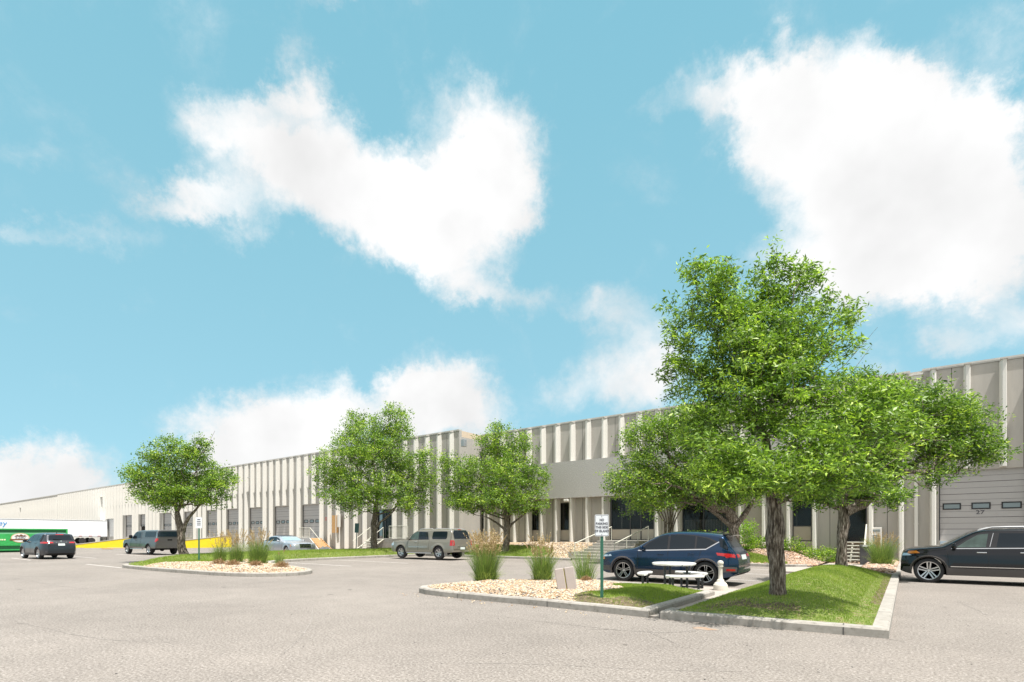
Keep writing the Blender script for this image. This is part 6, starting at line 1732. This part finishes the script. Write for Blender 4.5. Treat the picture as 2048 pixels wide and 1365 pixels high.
wallshrub('rounded yellow-green shrub just left of the forked trunk', 1440, 31.2, .65, .8, M_leafY, 1500, .10, 1)
wallshrub('upright yellow-green shrub just right of the forked trunk', 1488, 32.0, .75, 1.25, M_leafY, 2600, .10, 2)
wallshrub('low bright shrub under the wide dark office window', 1393, 33.2, .8, .55, M_leafY, 1400, .10, 3)
wallshrub('low dark green shrub against the wall left of the big ash trunk', 1522, 33.3, .85, .50, M_leafD, 1500, .09, 4)
wallshrub('small dark shrub just behind the big ash trunk', 1556, 33.5, .6, .42, M_leafD, 900, .09, 5)
wallshrub('low green shrub below the single tall office window', 1584, 33.4, .75, .48, M_leafF, 1300, .09, 6)
wallshrub('trailing low shrub between the window and the ash on the right', 1612, 33.3, .7, .36, M_leafF, 1000, .08, 7)
wallshrub('spreading low shrub beside the right ash trunk', 1645, 33.0, .95, .50, M_leafF, 1800, .09, 8)
wallshrub('dark low shrub at the wall behind the spreading one', 1655, 34.2, .6, .50, M_leafD, 900, .09, 9)

# ------------------------------------------------------------------ ornamental grasses
def reed(label, p, h, rb, nb, npl, seed, hb=None, plume_h=None, group='clumps of plumed ornamental grass'):
    npl = int(npl*1.25)
    t = wthing('ornamental_grass', label, 'ornamental grass', p, group); r = np.random.default_rng(seed); hb = hb or h*.6
    def strands(n, hh, lean, w0, rbase, nseg=4, curl=.25, stiff=1.8):
        a = r.uniform(0, 2*np.pi, n); rr = rbase*np.sqrt(r.uniform(0, 1, n)); bx, by = rr*np.cos(a), rr*np.sin(a)
        H_ = hh*(r.uniform(.45, 1.0, n)**.7); ln = lean*(rr/rbase*.9+.25)*r.uniform(.3, 1.5, n); a2 = a + r.normal(0, .5, n)
        ts = np.linspace(0, 1, nseg+1); out = []
        for t0, t1 in zip(ts[:-1], ts[1:]):
            def pt(tt):
                zz = H_*(tt - curl*tt**3*np.minimum(1.5, ln)); k = ln*H_*tt**stiff; return np.stack([bx+np.cos(a2)*k, by+np.sin(a2)*k, zz], 1)
            p0, p1 = pt(t0), pt(t1); sd = np.stack([-np.sin(a2+r.normal(0,1,n)), np.cos(a2), np.zeros(n)], 1)
            w_0 = w0*(1-t0*.9); w_1 = w0*(1-t1*.9)
            out.append(np.stack([p0-sd*w_0, p0+sd*w_0, p1+sd*w_1, p1-sd*w_1], 1))
        return np.stack(out, 1).reshape(-1, 3), H_, (bx, by, a2, ln, stiff, curl)
    V, H_, _ = strands(nb, hb*1.25, .40, .005, rb*.75, curl=.22, stiff=1.5)
    tint = np.repeat(np.clip(r.normal(.42, .22, nb), 0, 1), 4)
    V2, _, _ = strands(int(nb*.35), hb*.6, .8, .005, rb, curl=.45)
    tint2 = np.repeat(np.clip(r.normal(.75, .25, int(nb*.35)), 0, 1), 4)
    link('leaves', np_mesh('leaves', np.concatenate([V, V2]), 4, M_reed, np.concatenate([tint, tint2])), t)
    if npl:
        V, H_, (bx, by, a2, ln, stf, cu) = strands(npl, h*1.02, .24, .0028, rb*.6)
        tn = [np.repeat(r.uniform(.1, .7, npl), 4)]; VV = [V]
        per = 26; idx = np.repeat(np.arange(npl), per); tt = r.uniform(.76, 1.0, len(idx))
        zz = H_[idx]*(tt-cu*tt**3*np.minimum(1.5, ln[idx])); k = ln[idx]*H_[idx]*tt**stf
        c = np.stack([bx[idx]+np.cos(a2[idx])*k, by[idx]+np.sin(a2[idx])*k, zz], 1) + r.normal(0, .006, (len(idx), 3))
        d = r.normal(0, .4, (len(idx), 3)) + np.array([0, 0, 1.]); d /= np.linalg.norm(d, axis=1)[:, None]
        w = np.cross(d, r.normal(0, 1, (len(idx), 3))); w /= np.linalg.norm(w, axis=1)[:, None]
        L_ = .05; W_ = .010*(1.35-((tt-.88)/.14)**2*.8)[:, None]
        VV.append(np.stack([c, c+d*L_*.5+w*W_, c+d*L_, c+d*L_*.5-w*W_], 1).reshape(-1, 3)); tn.append(r.uniform(0, 1, len(idx)))
        link('plumes', np_mesh('plumes', np.concatenate(VV), 4, M_plume, np.concatenate(tn)), t)
    return t
def clump(label, px, py, zg, ptop, rpx, nb, npl, seed, hbf=.6, hf=None):
    p = at(px, py, zg); 
    if hf: p.z = hf(p.x, p.y)-.01
    Z = fwd.dot(p); h = H + (HZ-ptop)/F*Z - p.z
    reed(label, p, h*1.06, rpx*Z/F, nb, npl, seed, h*hbf)
clump('tallest and fullest plumed grass clump at the middle of the near island', 972, 1160, .2, 1062, 24, 1500, 120, 1, .66, hA)
clump('plumed grass clump beside the tilted grey box', 1085, 1162, .2, 1070, 21, 1050, 42, 2, .62, hA)
clump('thin sparse grass clump just left of the no parking sign post', 1170, 1160, .2, 1085, 20, 330, 3, 3, .85, hA)
clump('plumed grass clump standing by the white parking sign post', 440, 1126, .2, 1062, 13, 600, 32, 4, .55, hC)
clump('plumed grass clump with the densest plumes on the far island', 473, 1127, .2, 1060, 15, 800, 50, 5, .55, hC)
clump('broad grass clump in front of the silver sedan door', 516, 1129, .2, 1058, 19, 1300, 55, 6, .62, hC)
clump('small bluish grass tuft at the tip of the far island', 559, 1132, .2, 1101, 9, 220, 2, 7, .9, hC)
clump('plumed grass clump in the rock strip by the driveway corner', 1764, 1134, .12, 1064, 20, 1100, 48, 8, .75, hE)
def tuft(label, px, py, r_, seed, hf):
    p = at(px, py, .2); p.z = hf(p.x, p.y); t = wthing('dead_grass_tuft', label, 'grass tuft', p, 'cut brown grass tufts'); r = np.random.default_rng(seed); n = 900
    d = r.normal(0, 1, (n, 3)); d[:, 2] = np.abs(d[:, 2])+.1; d /= np.linalg.norm(d, axis=1)[:, None]; q = d*r_*np.array([1, 1, .75])*r.uniform(.3, 1, n)[:, None]
    t_ = q + (d + r.normal(0, .6, (n, 3)))*r_*.25; w = r.normal(0, .006, (n, 3))
    link('tuft', np_mesh('tuft', np.stack([q-w, q+w, t_], 1).reshape(-1, 3), 3, M_deadgrass, r.uniform(0, 1, n)), t)
tuft('brown cut grass tuft at the foot of the clump by the sign', 437, 1131, .28, 1, hC)
tuft('brown cut grass tuft below the densest far plumes', 466, 1133, .28, 2, hC)
tuft('brown cut grass tuft before the broad clump', 512, 1134, .27, 3, hC)
tuft('largest brown tuft below the bluish grass at the island tip', 563, 1137, .30, 4, hC)
tuft('brown tuft at the base of the thin sparse clump', 1172, 1163, .16, 5, hA)
